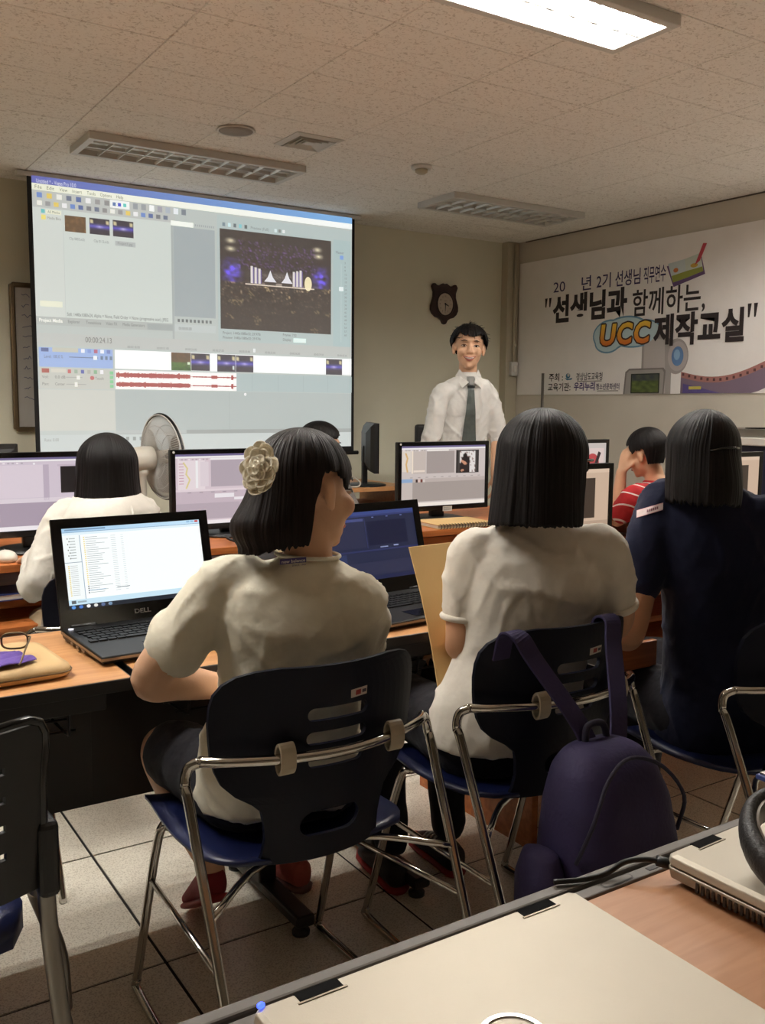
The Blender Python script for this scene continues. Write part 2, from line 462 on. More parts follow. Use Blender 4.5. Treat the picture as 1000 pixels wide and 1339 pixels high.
M['lens'] = glass_mat()
# ---------------------------------------------------------------- the room
H = 2.6; XL, XR, YB, YF = -2.0, 5.17, -1.6, 6.04
o = struct('floor', MB().box(((XL+XR)/2, (YB+YF)/2, -0.06), (XR-XL, YF-YB, 0.12)), M['grout'])
tile = None
xs = [0.686+0.6*k for k in range(-5, 8)]; ys = [1.96+0.6*k for k in range(-6, 7)]
for x in xs:
    for y in ys:
        x0, x1, y0, y1 = max(x+.004, XL), min(x+.596, XR), max(y+.004, YB), min(y+.596, YF)
        if x1-x0 < 0.05 or y1-y0 < 0.05: continue
        if x1-x0 > .59 and y1-y0 > .59:
            if tile is None:
                tile = MB().box((0, 0, 0.0015), (.592, .592, .003)).build('floor_tile', M['floor'], o, loc=(x+.3, y+.3, 0))
            else: share(tile, 'floor_tile', o, (x+.3, y+.3, 0))
        else: MB().box(((x0+x1)/2, (y0+y1)/2, 0.0015), (x1-x0, y1-y0, .003)).build('floor_tile', M['floor'], o)
o = struct('ceiling', MB().box(((XL+XR)/2, (YB+YF)/2, H+0.07), (XR-XL, YF-YB, 0.12)), M['grout'])
pan = None
y = 2.25-0.3*13
while y < YF-0.02:
    x = 2.48-0.6*8
    while x < XR-0.02:
        x0, x1, y0, y1 = max(x, XL), min(x+.6, XR), max(y, YB), min(y+.3, YF)
        if x1 > x0+0.02 and y1 > y0+0.02:
            if x1-x0 > .599 and y1-y0 > .299:
                if pan is None:
                    mb = MB(); e = 0.0035
                    lo = [(-.3+e, -.15+e, 0), (.3-e, -.15+e, 0), (.3-e, .15-e, 0), (-.3+e, .15-e, 0)]
                    mid = [(-.2985, -.1485, e), (.2985, -.1485, e), (.2985, .1485, e), (-.2985, .1485, e)]
                    hi = [(p[0], p[1], 0.011) for p in mid]
                    pan = mb.ring_loft([lo, mid, hi]).build('ceiling_panel', M['ceil'], o, loc=(x+.3, y+.15, H))
                else: share(pan, 'ceiling_panel', o, (x+.3, y+.15, H))
            else: MB().box(((x0+x1)/2, (y0+y1)/2, H+.0055), (x1-x0-.003, y1-y0-.003, .011)).build('ceiling_panel', M['ceil'], o)
        x += 0.6
    y += 0.3
struct('wall_front', MB().box(((XL+XR)/2, YF+.06, H/2), (XR-XL+.24, .12, H+.24)), M['wall'])
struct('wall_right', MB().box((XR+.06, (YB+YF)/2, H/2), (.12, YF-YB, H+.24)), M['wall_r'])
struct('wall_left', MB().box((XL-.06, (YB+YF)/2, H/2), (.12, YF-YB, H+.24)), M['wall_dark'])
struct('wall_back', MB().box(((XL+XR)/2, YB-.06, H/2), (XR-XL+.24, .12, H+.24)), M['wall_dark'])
struct('baseboard_front', MB().box(((XL+XR)/2-.08, YF-.007, .05), (XR-XL-.16, .014, .1)), M['base'], bevel=.003)
struct('baseboard_right', MB().box((XR-.007, (YB+YF)/2-.08, .05), (.014, YF-YB-.16, .1)), M['base'], bevel=.003)
struct('trim_1', MB().box((XR-.06, YF-.04, H/2), (.12, .08, H)), M['trim'], bevel=.004)             # boxed column in the corner
struct('shadow_line', MB().box((XR-.004, (YB+YF)/2-.08, H-.005), (.006, YF-YB-.16, .008)), M['ceilline'])      # dark strip painted in as the shadow line under the ceiling
t = thing('light_switch', 'small cream switch box with conduit on the front right corner column', 'switch', (5.115, 5.955, 1.585))
MB().box((0, -.017, 0), (.07, .034, .115)).build('switch_box', M['fixture'], t, bevel=.005)
MB().box((0, -.037, 0), (.03, .006, .05)).build('rocker', M['white'], t, bevel=.002)
MB().tube([(0, -.012, .058), (0, -.012, 1.0)], .009, 8).build('conduit', M['trim'], t, smooth=True)

# ---------------------------------------------------------------- ceiling lights
def light_fixture(label, cx, cy, L, W, lit, group):      # lit: how many of the two tubes are on
    t = thing('fluorescent_light', label, 'ceiling light', (cx, cy, H), 0, group)
    d, w = 0.038, 0.034
    for s in (-1, 1):
        MB().box((0, s*(W/2-w/2), -d/2), (L, w, d)).build('long_rail', M['fixture'], t, bevel=.003)
        MB().box((s*(L/2-w/2), 0, -d/2), (w, W-2*w, d)).build('end_rail', M['fixture'], t, bevel=.003)
    MB().box((0, 0, -.004), (L-2*w, W-2*w, .006)).build('back_pan', M['reflector'], t)
    MB().box((0, 0, -.025), (L-2*w, .010, .018)).build('centre_divider', M['reflector'], t)
    n = 11; iw = (W-2*w)/2; first = None
    for r in (-1, 1):
        for k in range(1, n):
            x = -L/2+w+(L-2*w)*k/n
            if first is None:
                y0 = iw/2-.004
                prof = [(-.0015, -.036), (.0015, -.036), (.006, -.024), (-.006, -.024)]
                first = MB().ring_loft([[(p, -y0, q) for p, q in prof], [(p, y0, q) for p, q in prof]]).build('louver_blade', M['reflector'], t, loc=(x, r*iw/2, 0))
            else: share(first, 'louver_blade', t, (x, r*iw/2, 0))
    for r in (-1, 1):
        MB().tube([(-L/2+w+.02, r*iw/2, -.0155), (L/2-w-.02, r*iw/2, -.0155)], .0115, 12).build('fluorescent_tube', M['lit'] if (r < 0 and lit > 0) or lit > 1 else M['unlit'], t, smooth=True)
    return t
G = 'recessed louver lights'
light_fixture('unlit louver ceiling light above the projection screen', 1.96, 4.94, 1.2, .36, 0, G)
light_fixture('unlit louver ceiling light nearest the wall with the banner', 4.17, 4.985, 1.12, .40, 0, G)
light_fixture('glowing louver ceiling light at the top of the photo', 2.05, 2.41, 1.2, .31, 2, G)
light_fixture('glowing louver ceiling light over the left seats, outside the view', -.25, 2.2, 1.2, .31, 2, G)
light_fixture('extra louver ceiling light added over the left front seats, outside the view', 0.0, 2.95, 1.2, .31, 2, G)  # unseen fixture off the row, added to brighten the left side
light_fixture('glowing louver ceiling light over the right seats, outside the view', 4.25, 2.41, 1.2, .31, 2, G)
# round speaker, square vent, smoke detector
t = thing('ceiling_speaker', 'round grey ceiling speaker beside the square air vent', 'speaker', (1.95, 4.345, H))
MB().lathe([(.088, -.001), (.094, -.006), (.088, -.011), (.082, -.009)], n=36).build('speaker_ring', M['fixture'], t, smooth=True)
MB().lathe([(.083, -.002), (.083, -.009), (.05, -.013), (.0, -.014)], n=36).build('speaker_grille', M['smokeplastic'], t, smooth=True)
t = thing('ceiling_vent', 'square stepped air vent set in the ceiling panels', 'vent', (2.342, 4.332, H))
def sqring(s0, s1, z0, z1):
    q = lambda s, z: [(-s, -s, z), (s, -s, z), (s, s, z), (-s, s, z)]
    return MB().ring_loft([q(s0, z0), q(s1, z1), q(s1, z1+.004), q(s0, z0+.004)], closed=True)
sqring(.132, .105, -.004, -.012).build('vent_frame', M['fixture'], t)
for k, s in enumerate((.098, .074, .05)): sqring(s, s-.018, -.014, -.003).build('vent_vane', M['fixture'], t)
MB().box((0, 0, -.008), (.05, .05, .004)).build('vent_centre', M['fixture'], t)
MB().box((0, 0, -.0015), (.2, .2, .001)).build('vent_throat', M['trim'], t)
t = thing('smoke_detector', 'small cream domed smoke detector on the ceiling', 'smoke detector', (3.088, 4.4, H))
MB().lathe([(.058, 0), (.058, -.012), (.05, -.02), (.0, -.02)], n=28).build('detector_base', M['fixture'], t, smooth=True)
MB().lathe([(.036, -.02), (.034, -.034), (.02, -.044), (.0, -.045)], n=24).build('detector_head', M['trim'], t, smooth=True)

# ---------------------------------------------------------------- projection screen
sx0, sx1, sz0, sz1, sy = 1.308, 3.45, 0.989, 2.57, 5.75
t = thing('projection_screen', 'large pull-down projection screen showing video editing software', 'screen', ((sx0+sx1)/2, sy, 0))
cx = (sx0+sx1)/2; hw = (sx1-sx0)/2
MB().box((0, .03, sz1+.012), (2*hw+.16, .06, .03)).build('roller_case', M['fixture'], t, bevel=.006)
MB().box((0, .006, (sz0+sz1)/2-.012), (2*hw+.05, .003, sz1-sz0+.07)).build('border_cloth', M['blacktrim'], t)
MB().tube([(-hw-.05, .006, sz0-.05), (hw+.06, .006, sz0-.05)], .014, 10).build('bottom_bar', M['blacktrim'], t, smooth=True)
S = Sheet((-hw, 0, sz1), (2*hw, 0, 0), (0, 0, -(sz1-sz0)), (0, -1, 0), .0004)
def concert(u, v):
    n = noise.noise(V((u*24, v*30, 2.0))); n2 = noise.noise(V((u*70, v*70, 7.0))); n3 = noise.noise(V((u*11, v*12, 4.0)))
    c = [64, 58, 56]
    if v < .52:
        k = max(0, 1-abs(v-.42)/.16)
        side = max(0, 1-abs(u-.10)/.11)+max(0, 1-abs(u-.90)/.10)
        if side > 0 and k > 0:
            q = min(1.3, side)*k*(.95+1.5*n); c = [c[0]+50*q, c[1]+36*q, c[2]+190*q]
        q = max(0, 1-abs(u-.5)/.35)*max(0, 1-abs(v-.43)/.06)*(.6+.8*n2); c = [c[0]+90*q, c[1]+85*q, c[2]+80*q]
        if .1 < v < .38 and n2 > .27 and .15 < u < .85: c = [c[0]+90*n2, c[1]+50*n2, c[2]+150*n2]
        for (a, b) in ((.09, .11), (.09, .19), (.87, .11), (.88, .18)):
            d = math.hypot((u-a)*1.5, (v-b)*2.4)
            if d < .10: q = (1-d/.10)**1.6; c = [c[0]+190*q, c[1]+185*q, c[2]+150*q]
        q = max(0, 1-abs(v-.515)/.02)*max(0, 1-abs(u-.55)/.38); c = [c[0]+150*q, c[1]+140*q, c[2]+130*q]
    else:
        q = max(0, n2*2.0+n*.9-.35)*max(.2, 1-(v-.52)/.36); c = [c[0]+105*q, c[1]+90*q, c[2]+66*q]
        if n3 > .38 and n2 > .1: c = [c[0]+60, c[1]+52, c[2]+30]
    return tuple(max(30, min(255, x)) for x in c)
def thumb(s, a, b, c, d, kind, l=3, n=14):
    def fn(u, v):
        q = noise.noise(V((u*7+a*90, v*7, 3.3)))
        if kind == 'dark':
            g = max(0, 1-abs(v-.5)/.22)
            k = max(0, 1-abs(u-.5)/.25)*max(0, 1-abs(v-.52)/.12)
            x = [58+30*g+120*k, 54+30*g+115*k, 66+120*g+60*k]
            if (abs(u-.12) < .07 or abs(u-.86) < .07) and abs(v-.2) < .1: x = [200, 190, 150]
        elif kind == 'brown': x = [96+70*max(0, q), 74+50*max(0, q), 56+20*q]
        else: x = [96+20*q, 76+10*q, 56] if v < .55 else [70+20*q, 104+30*q, 54]
        return tuple(max(20, min(255, i)) for i in x)
    s.image(a, b, c, d, n, n, fn, l)
base = (184, 192, 188)
S.rect(0, 0, 1, 1, base, 0)
S.grad(.0, -.002, 1, .024, (92, 98, 176), (120, 176, 226), 1)
S.text('Untitled * - Vegas Pro 10.0', .012, .021, .014, (226, 226, 240), 2, w=.105)
S.grad(.0, .024, 1, .047, (236, 238, 214), (248, 252, 250), 1)
x = .008
for w_, k in (('File', .018), ('Edit', .02), ('View', .022), ('Insert', .026), ('Tools', .024), ('Options', .032), ('Help', .02)):
    S.text(w_, x, .042, .013, (96, 96, 96), 2, w=k); x += k+.013
S.rect(0, .047, .4, .108, (186, 190, 186), 1)
cols = [(110, 140, 200), (226, 200, 100), (236, 236, 226), (110, 120, 140), (90, 110, 160), (236, 236, 236), (150, 150, 150), (140, 140, 140), (120, 124, 130)]
for k in range(9):
    S.rect(.012+.026*k, .055, .012+.026*k+.014, .073, cols[k], 2)
S.rect(.21, .05, .265, .078, (246, 248, 244), 2)
for k in range(3): S.rect(.217+.015*k, .058, .226+.015*k, .071, ((90, 120, 170), (70, 80, 200), (90, 200, 190))[k], 3)
for k, c in enumerate(((150, 156, 160), (150, 156, 160), (246, 250, 248), (160, 160, 170), (170, 180, 190), (230, 236, 240), (120, 130, 140))):
    S.rect(.275+.024*k, .052, .289+.024*k, .074, c, 2)
for k in range(17):
    S.rect(.012+.022*k, .084, .012+.022*k+.013, .1, cols[(k*4+2) % 9], 2)
S.rect(.0, .108, .079, .5, (206, 212, 206), 1); S.rect(.08, .108, .386, .5, (204, 212, 206), 1)
S.rect(.035, .113, .075, .128, (232, 234, 210), 2); S.text('All Media', .039, .125, .010, (110, 110, 104), 3, w=.032)
S.rect(.022, .113, .032, .127, (100, 190, 190), 2); S.rect(.022, .133, .034, .15, (236, 220, 120), 2); S.text('Media Bins', .038, .147, .010, (130, 130, 120), 3, w=.036)
thumb(S, .084, .126, .141, .184, 'brown'); thumb(S, .151, .125, .207, .184, 'dark'); thumb(S, .216, .123, .275, .184, 'dark')
for k, w_ in enumerate(('Clip 0003.m2t', 'Clip 0112.m2t', 'Project1.jpg')):
    if k == 2: S.rect(.222, .2, .28, .218, (178, 184, 182), 2)
    S.text(w_, .095+.067*k, .213, .010, (120, 126, 124), 3, w=.042)
S.rect(.012, .443, .071, .463, (232, 234, 210), 2)
S.text('Still: 1440x1080x24, Alpha = None, Field Order = None (progressive scan), JPEG', .083, .493, .013, (80, 86, 84), 3, w=.29)
S.rect(.0, .5, .386, .53, (176, 182, 178), 1)
S.text('Project Media', .008, .519, .013, (246, 246, 236), 3, w=.062, bold=.02)
for a, w_, k in ((.085, 'Explorer', .032), (.134, 'Transitions', .042), (.19, 'Video FX', .032), (.238, 'Media Generators', .064)): S.text(w_, a, .519, .012, (96, 102, 100), 3, w=k)
S.rect(.31, .505, .386, .528, (160, 168, 166), 2)
S.rect(.386, .108, .392, .56, (166, 174, 172), 1); S.rect(.386, .1, .455, .118, (246, 250, 240), 2)
S.rect(.393, .12, .522, .47, (160, 170, 172), 1)
for k in range(10): S.rect(.46+.018*k*.35, .104, .463+.018*k*.35, .112, (150, 158, 160), 2)
for k in range(9): S.rect(.402+.0125*k, .48, .409+.0125*k, .492, (104, 112, 112), 2)
S.rect(.393, .5, .522, .53, (190, 198, 196), 1); S.text('00:00:00.00', .405, .523, .012, (110, 118, 118), 3, w=.04)
S.rect(.53, .055, .996, .56, (178, 192, 190), 1)
for k, c in enumerate(((120, 140, 150), (200, 230, 234), (110, 120, 124), (130, 200, 206), (100, 110, 110))): S.rect(.547+.018*k, .083, .556+.018*k, .098, c, 2)
S.text('Preview (Full)', .64, .097, .012, (120, 128, 128), 3, w=.06)
for k in range(3): S.rect(.72+.014*k, .085, .728+.014*k, .098, ((220, 236, 236), (120, 130, 130), (236, 240, 238))[k], 2)
S.image(.538, .108, .922, .509, 84, 78, concert, 2)
for a, w_ in ((.684, .042), (.743, .040)):      # the two white tents and towers of the show
    S.ngon([(a, .305), (a+w_*.3, .285), (a+w_*.5, .257), (a+w_*.7, .285), (a+w_, .305)], (226, 226, 232), 4)
    S.rect(a+.002, .305, a+w_-.002, .319, (70, 64, 60), 4)
for a, e in ((.638, 0), (.651, .004), (.664, .008), (.783, .008), (.795, .004), (.807, 0)): S.rect(a, .246+e, a+.008, .316, (214, 208, 206), 4); S.rect(a+.008, .25+e, a+.0115, .316, (112, 98, 156), 4)
S.disc(.838, .30, .013, .03, (240, 226, 184), 4); S.rect(.62, .318, .86, .323, (220, 206, 190), 4)
S.text('Project: 1440x1080x32; 29.970i', .545, .53, .011, (86, 92, 92), 3, w=.125); S.text('Preview: 1440x1080x32; 29.970i', .545, .549, .011, (86, 92, 92), 3, w=.125)
S.text('Frame: 732', .748, .526, .011, (86, 92, 92), 3, w=.048); S.text('Display:', .748, .546, .011, (86, 92, 92), 3, w=.03); S.rect(.785, .533, .83, .551, (226, 246, 240), 2)
S.rect(.93, .1, .996, .56, (170, 190, 190), 2); S.text('Master', .94, .158, .011, (100, 110, 120), 3, w=.03); S.rect(.955, .165, .968, .182, (120, 160, 220), 3)
for k in range(20): S.text(str(3+3*k), .972, .2+.0165*k, .009, (104, 116, 116), 3)
S.rect(.952, .3, .968, .318, (236, 246, 246), 3); S.rect(.959, .2, .961, .54, (190, 206, 206), 3)
S.rect(0, .56, 1, .604, (186, 190, 186), 1)
S.text('00:00:24.13', .131, .588, .021, (92, 92, 88), 3, w=.074)
for k in range(9): S.text('00:00:%02d.00' % (18+3*k), .25+.087*k, .603, .009, (120, 126, 124), 3, w=.036)
S.rect(.645, .585, .652, .6, (240, 246, 246), 3)
S.rect(.004, .612, .207, .684, (150, 176, 222), 2); S.rect(.01, .614, .03, .628, (84, 100, 150), 3); S.rect(.04, .612, .11, .628, (190, 190, 176), 3)
for k, c in enumerate(((236, 240, 250), (120, 150, 210), (180, 90, 120), (236, 240, 250), (110, 130, 190))): S.rect(.118+.018*k, .614, .128+.018*k, .628, c, 3)
S.text('Level: 100.0 %', .018, .651, .012, (70, 90, 130), 3, w=.05); S.rect(.085, .644, .165, .647, (90, 110, 150), 3); S.rect(.152, .638, .162, .653, (240, 244, 246), 4)
for k in range(3): S.rect(.172+.013*k, .638, .179+.013*k, .652, (96, 120, 150), 3)
S.rect(.004, .688, .207, .765, (190, 192, 184), 2); S.rect(.01, .69, .03, .706, (170, 84, 76), 3); S.rect(.035, .69, .075, .704, (206, 204, 192), 3)
for k, c in enumerate(((190, 90, 90), (150, 170, 150), (90, 100, 170), (170, 170, 160), (120, 170, 130), (240, 240, 246))): S.rect(.08+.018*k, .692, .089+.018*k, .706, c, 3)
S.text('Vol:', .01, .726, .011, (110, 110, 104), 3); S.text('0.0 dB', .045, .726, .011, (110, 110, 104), 3, w=.028); S.rect(.075, .72, .12, .722, (150, 150, 146), 3); S.rect(.104, .714, .113, .729, (236, 236, 226), 4)
S.text('Pan:', .01, .752, .011, (110, 110, 104), 3); S.text('Center', .045, .752, .011, (110, 110, 104), 3, w=.026); S.rect(.075, .746, .13, .748, (150, 150, 146), 3); S.rect(.098, .739, .106, .756, (236, 236, 226), 4)
S.text('Touch', .155, .728, .011, (110, 110, 104), 3, w=.024); S.disc(.147, .722, .006, .008, (190, 100, 100), 3)
for k in range(4): S.rect(.197, .695+.017*k, .207, .707+.017*k, (120, 196, 140), 3)
S.rect(.213, .612, 1, .684, (250, 252, 252), 2)
thumb(S, .38, .613, .441, .684, 'green', 4); thumb(S, .442, .614, .501, .683, 'dark', 4); thumb(S, .525, .614, .585, .684, 'dark', 4); thumb(S, .586, .615, .645, .684, 'dark', 4); thumb(S, .903, .616, .964, .684, 'dark', 4)
S.rect(.43, .65, .438, .66, (210, 226, 200), 5); S.rect(.575, .66, .581, .675, (200, 210, 206), 5)
S.rect(.213, .69, .588, .762, (250, 248, 246), 2); S.rect(.588, .69, 1, .764, (168, 184, 184), 1)
for row in (.708, .744):
    top, bot = [], []
    for k in range(150):
        u = .215+.37*k/149
        amp = (.0105 if u < .44 else .003)*(.6+.9*abs(noise.noise(V((k*.9, row*50, 1))))) + (.008 if abs(u-.572) < .004 else 0) + (.004 if abs(u-.515) < .01 else 0)
        if abs(u-.441) < .003: amp = .0008
        S.rect(u, row-amp, u+.0026, row+amp, (168, 74, 72), 3)
for k in range(5): S.rect(.64+.09*k, .692, .6415+.09*k, .762, (156, 172, 172), 2)
S.rect(0, .768, .211, .922, (196, 198, 190), 1); S.rect(.211, .766, 1, .922, (170, 180, 178), 1); S.rect(.563, .77, .5645, .92, (158, 168, 166), 2)
S.disc(.617, .776, .004, .006, (250, 250, 250), 3, 12)
S.rect(.211, .922, 1, .938, (150, 156, 154), 2); S.rect(.211, .922, .424, .936, (176, 182, 180), 3)
S.rect(0, .938, 1, 1.002, (192, 200, 198), 1)
S.text('Rate: 0.00', .012, .962, .012, (140, 144, 140), 3, w=.038)
for k in range(5): S.rect(.22+.02*k, .948, .229+.02*k, .962, (130, 138, 136), 2)
S.build('projected_image', M['glow'], t)

# whiteboard behind the screen
t = thing('whiteboard', 'bronze framed whiteboard mostly hidden behind the projection screen', 'whiteboard', (0, 5.995, 0))
fr = [(1.245, 1.105), (1.225, 1.13), (1.222, 1.95), (1.245, 1.985)]
MB().box((1.83, .02, 1.55), (1.2, .02, .86)).build('board_face', M['wboard'], t)
for a, b in (((1.23, 1.55), (.032, .87)), ((2.43, 1.55), (.032, .87))): MB().box((a[0], .012, a[1]), (b[0], .036, b[1])).build('frame_rail', M['bronze'], t, bevel=.008)
for z in (1.115, 1.98): MB().box((1.83, .012, z), (1.2, .036, .03)).build('frame_rail', M['bronze'], t, bevel=.008)
S = Sheet((1.25, .009, 1.96), (1.16, 0, 0), (0, 0, -.82), (0, -1, 0), .0004)
random.seed(4)
for r in range(11):
    b = .05+r*.075; a = .03
    while a < .9:
        w_ = random.uniform(.03, .07)
        S.stroke([(a+w_*k/5, b+random.uniform(-.012, .012)) for k in range(6)], .004, (96, 96, 120), 1); a += w_+.02
S.build('handwriting', M['print'], t)

# wall clock
t = thing('wall_clock', 'dark shield-shaped wooden wall clock on the front wall', 'clock', (4.462, 6.04, 2.075))
half = [(0, .150), (.018, .156), (.035, .146), (.052, .136), (.075, .138), (.095, .152), (.112, .150), (.125, .128), (.118, .108), (.108, .085), (.108, .05), (.12, .015), (.132, -.02), (.132, -.052), (.118, -.082), (.09, -.105), (.055, -.115), (.03, -.13), (.016, -.155), (0, -.162)]
out = half + [(-x, z) for x, z in half[-2:0:-1]]
MB().prism(out, V((1, 0, 0)), V((0, 0, 1)), V((0, -1, 0)), (0, -.001, 0), .028).build('shield_plaque', M['darkwood'], t, bevel=.006)
rings = []
for a, y in ((.086, -.028), (.086, -.036), (.078, -.04), (.074, -.031)):
    rings.append([(a*math.cos(2*PI*k/36), y, -.005+a*1.13*math.sin(2*PI*k/36)) for k in range(36)])
MB().ring_loft(rings, cap=False, closed=True).build('bezel_ring', M['darkwood'], t, smooth=True)
MB().ring_loft([[(.076*math.cos(2*PI*k/36), y, -.005+.086*math.sin(2*PI*k/36)) for k in range(36)] for y in (-.029, -.0315)]).build('dial', M['dial'], t)
S = Sheet((-.07, -.0325, .075), (.14, 0, 0), (0, 0, -.16), (0, -1, 0), .0006)
for k in range(12):
    q = 2*PI*k/12; n_ = str(12 if k == 0 else k)
    S.text(n_, .5+.37*math.sin(q)-.035*len(n_), .5-.39*math.cos(q)+.04, .075, (44, 36, 32), 1)
S.text('QUARTZ', .38, .36, .035, (60, 50, 46), 1)
S.build('numerals', M['print'], t)
for ang, l, w_ in ((R(112), .036, .006), (R(182), .056, .004)):
    d = V((math.sin(ang), 0, math.cos(ang)))
    MB().prism([(-w_, -.01), (w_, -.01), (w_*.4, l), (-w_*.4, l)], V((math.cos(ang), 0, -math.sin(ang))), d, V((0, -1, 0)), (0, -.034, -.005), .0015).build('clock_hand', M['blackplastic'], t)

# ---------------------------------------------------------------- banner on the right wall
by0, by1, bz0, bz1 = 6.0, 2.3, 1.372, 2.43
t = thing('banner', 'wide white vinyl banner with Korean training course lettering on the right wall', 'banner', (5.165, 0, 0))
MB().box((-.0015, (by0+by1)/2, (bz0+bz1)/2), (.003, by0-by1-.12, bz1-bz0)).build('banner_sheet', M['vinyl'], t)
bw, bh = by0-by1, bz1-bz0
S = Sheet((-.0032, by0, bz1), (0, -bw, 0), (0, 0, -bh), (-1, 0, 0), .0005)
U = lambda y: (by0-y)/bw
W = lambda z: (bz1-z)/bh
def bt(s_, y0, y1, zb, zt, col, bold=0., l=2, **k): S.text(s_, U(y0), W(zb), (zt-zb)/bh*.86, col, l, w=U(y1)-U(y0), bold=bold, **k)
def quote(y, z, h):
    for k in (0, 1): S.ngon([(U(y-.045*k), W(z)), (U(y-.045*k-.004), W(z-h)), (U(y-.045*k-.016), W(z-h)), (U(y-.045*k-.028), W(z))], (44, 34, 34), 2)
dk = (44, 34, 34); nv = (52, 44, 92)
bt('20', 5.539, 5.41, 2.163, 2.255, nv)
bt('년', 5.235, 5.135, 2.157, 2.255, nv, .01); bt('2기', 5.08, 4.94, 2.157, 2.253, nv, .01)
bt('선생님', 4.895, 4.66, 2.153, 2.253, nv, .012); bt('직무연수', 4.63, 4.435, 2.148, 2.252, nv, .012)
quote(5.63, 2.125, .07); bt('선생님과', 5.54, 4.775, 1.948, 2.13, dk, .042)
bt('함께하는,', 4.725, 4.10, 1.934, 2.10, dk, .014)
bt('제작교실', 4.52, 3.79, 1.722, 1.908, dk, .036, 10); quote(3.775, 1.93, .085)
# pale blue cloud behind UCC
for k, (y, z, a, b) in enumerate(((4.93, 1.80, .17, .115), (4.78, 1.845, .2, .085), (4.62, 1.81, .17, .085), (4.95, 1.75, .13, .08), (4.7, 1.77, .2, .07))):
    S.disc(U(y), W(z), a/bw, b/bh, (112, 158, 186), .4+.2*k)
for k, (y, z, a, b) in enumerate(((4.93, 1.80, .157, .102), (4.78, 1.842, .187, .075), (4.62, 1.81, .157, .074), (4.95, 1.75, .117, .068), (4.7, 1.77, .187, .058))):
    S.disc(U(y), W(z), a/bw, b/bh, (192, 216, 222), 1.6+.2*k)
for k, (a, b) in enumerate(((5.03, 4.885), (4.865, 4.725), (4.705, 4.565))):
    c = 'UCC'[k]
    for q in range(12):
        S.text(c, U(a)+.011*math.cos(q*PI/6)/bw, W(1.735)+.011*math.sin(q*PI/6)/bh, .17*.86/bh, (64, 40, 26), 3+.15*q, w=U(b)-U(a), bold=.035, slant=.12)
    S.text(c, U(a), W(1.735), .17*.86/bh, (226, 120, 40), 5.2, w=U(b)-U(a), bold=.035, slant=.12, grad=(246, 206, 70))
bt('주최 :', 5.563, 5.405, 1.482, 1.537, dk, .015); bt('경상남도교육청', 5.26, 4.99, 1.483, 1.535, (44, 40, 52), .012)
S.disc(U(5.35), W(1.515), .024/bw, .02/bh, (64, 120, 150), 2); S.disc(U(5.345), W(1.522), .013/bw, .014/bh, (206, 204, 198), 3); S.ngon([(U(5.385), W(1.5)), (U(5.36), W(1.482)), (U(5.31), W(1.485)), (U(5.3), W(1.5)), (U(5.34), W(1.492))], (64, 120, 150), 4)
bt('교육기관:', 5.572, 5.32, 1.405, 1.462, dk, .015); bt('우리누리', 5.285, 5.065, 1.408, 1.464, (70, 52, 112), .03, slant=.1); bt('청소년문화센터', 5.05, 4.82, 1.41, 1.452, (70, 60, 90), .02)
S.rect(U(5.25), W(1.474), U(4.995), W(1.468), (140, 134, 128), 2); S.rect(U(5.04), W(1.4), U(4.83), W(1.394), (140, 134, 128), 2)
# camcorder drawing
S.ngon([(U(4.62), W(1.372)), (U(4.62), W(1.79)), (U(4.55), W(1.80)), (U(4.40), W(1.765)), (U(4.355), W(1.72)), (U(4.355), W(1.372))], (168, 162, 158), 1)
S.ngon([(U(4.60), W(1.372)), (U(4.60), W(1.77)), (U(4.42), W(1.74)), (U(4.40), W(1.372))], (190, 184, 180), 2)
S.disc(U(4.315), W(1.625), .10/bw, .12/bh, (168, 160, 156), 3); S.disc(U(4.305), W(1.625), .082/bw, .10/bh, (186, 178, 176), 4); S.disc(U(4.305), W(1.625), .05/bw, .066/bh, (96, 130, 176), 5); S.disc(U(4.31), W(1.635), .026/bw, .036/bh, (140, 176, 206), 6)
S.ngon([(U(4.78), W(1.372)), (U(4.765), W(1.53)), (U(4.73), W(1.552)), (U(4.42), W(1.552)), (U(4.40), W(1.53)), (U(4.41), W(1.372))], (132, 126, 122), 6)
S.ngon([(U(4.765), W(1.372)), (U(4.752), W(1.52)), (U(4.725), W(1.54)), (U(4.43), W(1.54)), (U(4.415), W(1.52)), (U(4.42), W(1.372))], (166, 160, 154), 7)
S.rect(U(4.71), W(1.515), U(4.45), W(1.378), (40, 44, 34), 8)
def lake(u, v):
    q = noise.noise(V((u*6, v*6, 9))); return (84+40*q, 98+40*q, 48+20*q) if v > .35 else (70+20*q, 76+20*q, 72)
S.image(U(4.70), W(1.508), U(4.46), W(1.385), 16, 10, lake, 9)
# film strip
def fz(y): k = (4.27-y)/.65; return 1.47-.05*math.sin(k*PI)+.055*k*k
pts = [4.27-.05*k for k in range(30)]
for a, b in zip(pts[:-1], pts[1:]):
    for z0, z1, c, l in ((.05, -.12, (172, 120, 112), 2), (.012, -.12, (128, 110, 128), 3)):
        S.poly([(U(a), W(max(fz(a)+z1, 1.374))), (U(b), W(max(fz(b)+z1, 1.374))), (U(b), W(fz(b)+z0)), (U(a), W(fz(a)+z0))], lin(*c), l)
    S.rect(U(a-.01), W(fz(a)+.04), U(a-.028), W(fz(a)+.022), (92, 56, 56), 4)
S.ngon([(U(4.25), W(1.44)), (U(4.25), W(1.376)), (U(3.95), W(1.376))], (92, 80, 140), 5); S.rect(U(4.2), W(1.42), U(4.1), W(1.4), (206, 190, 90), 6)
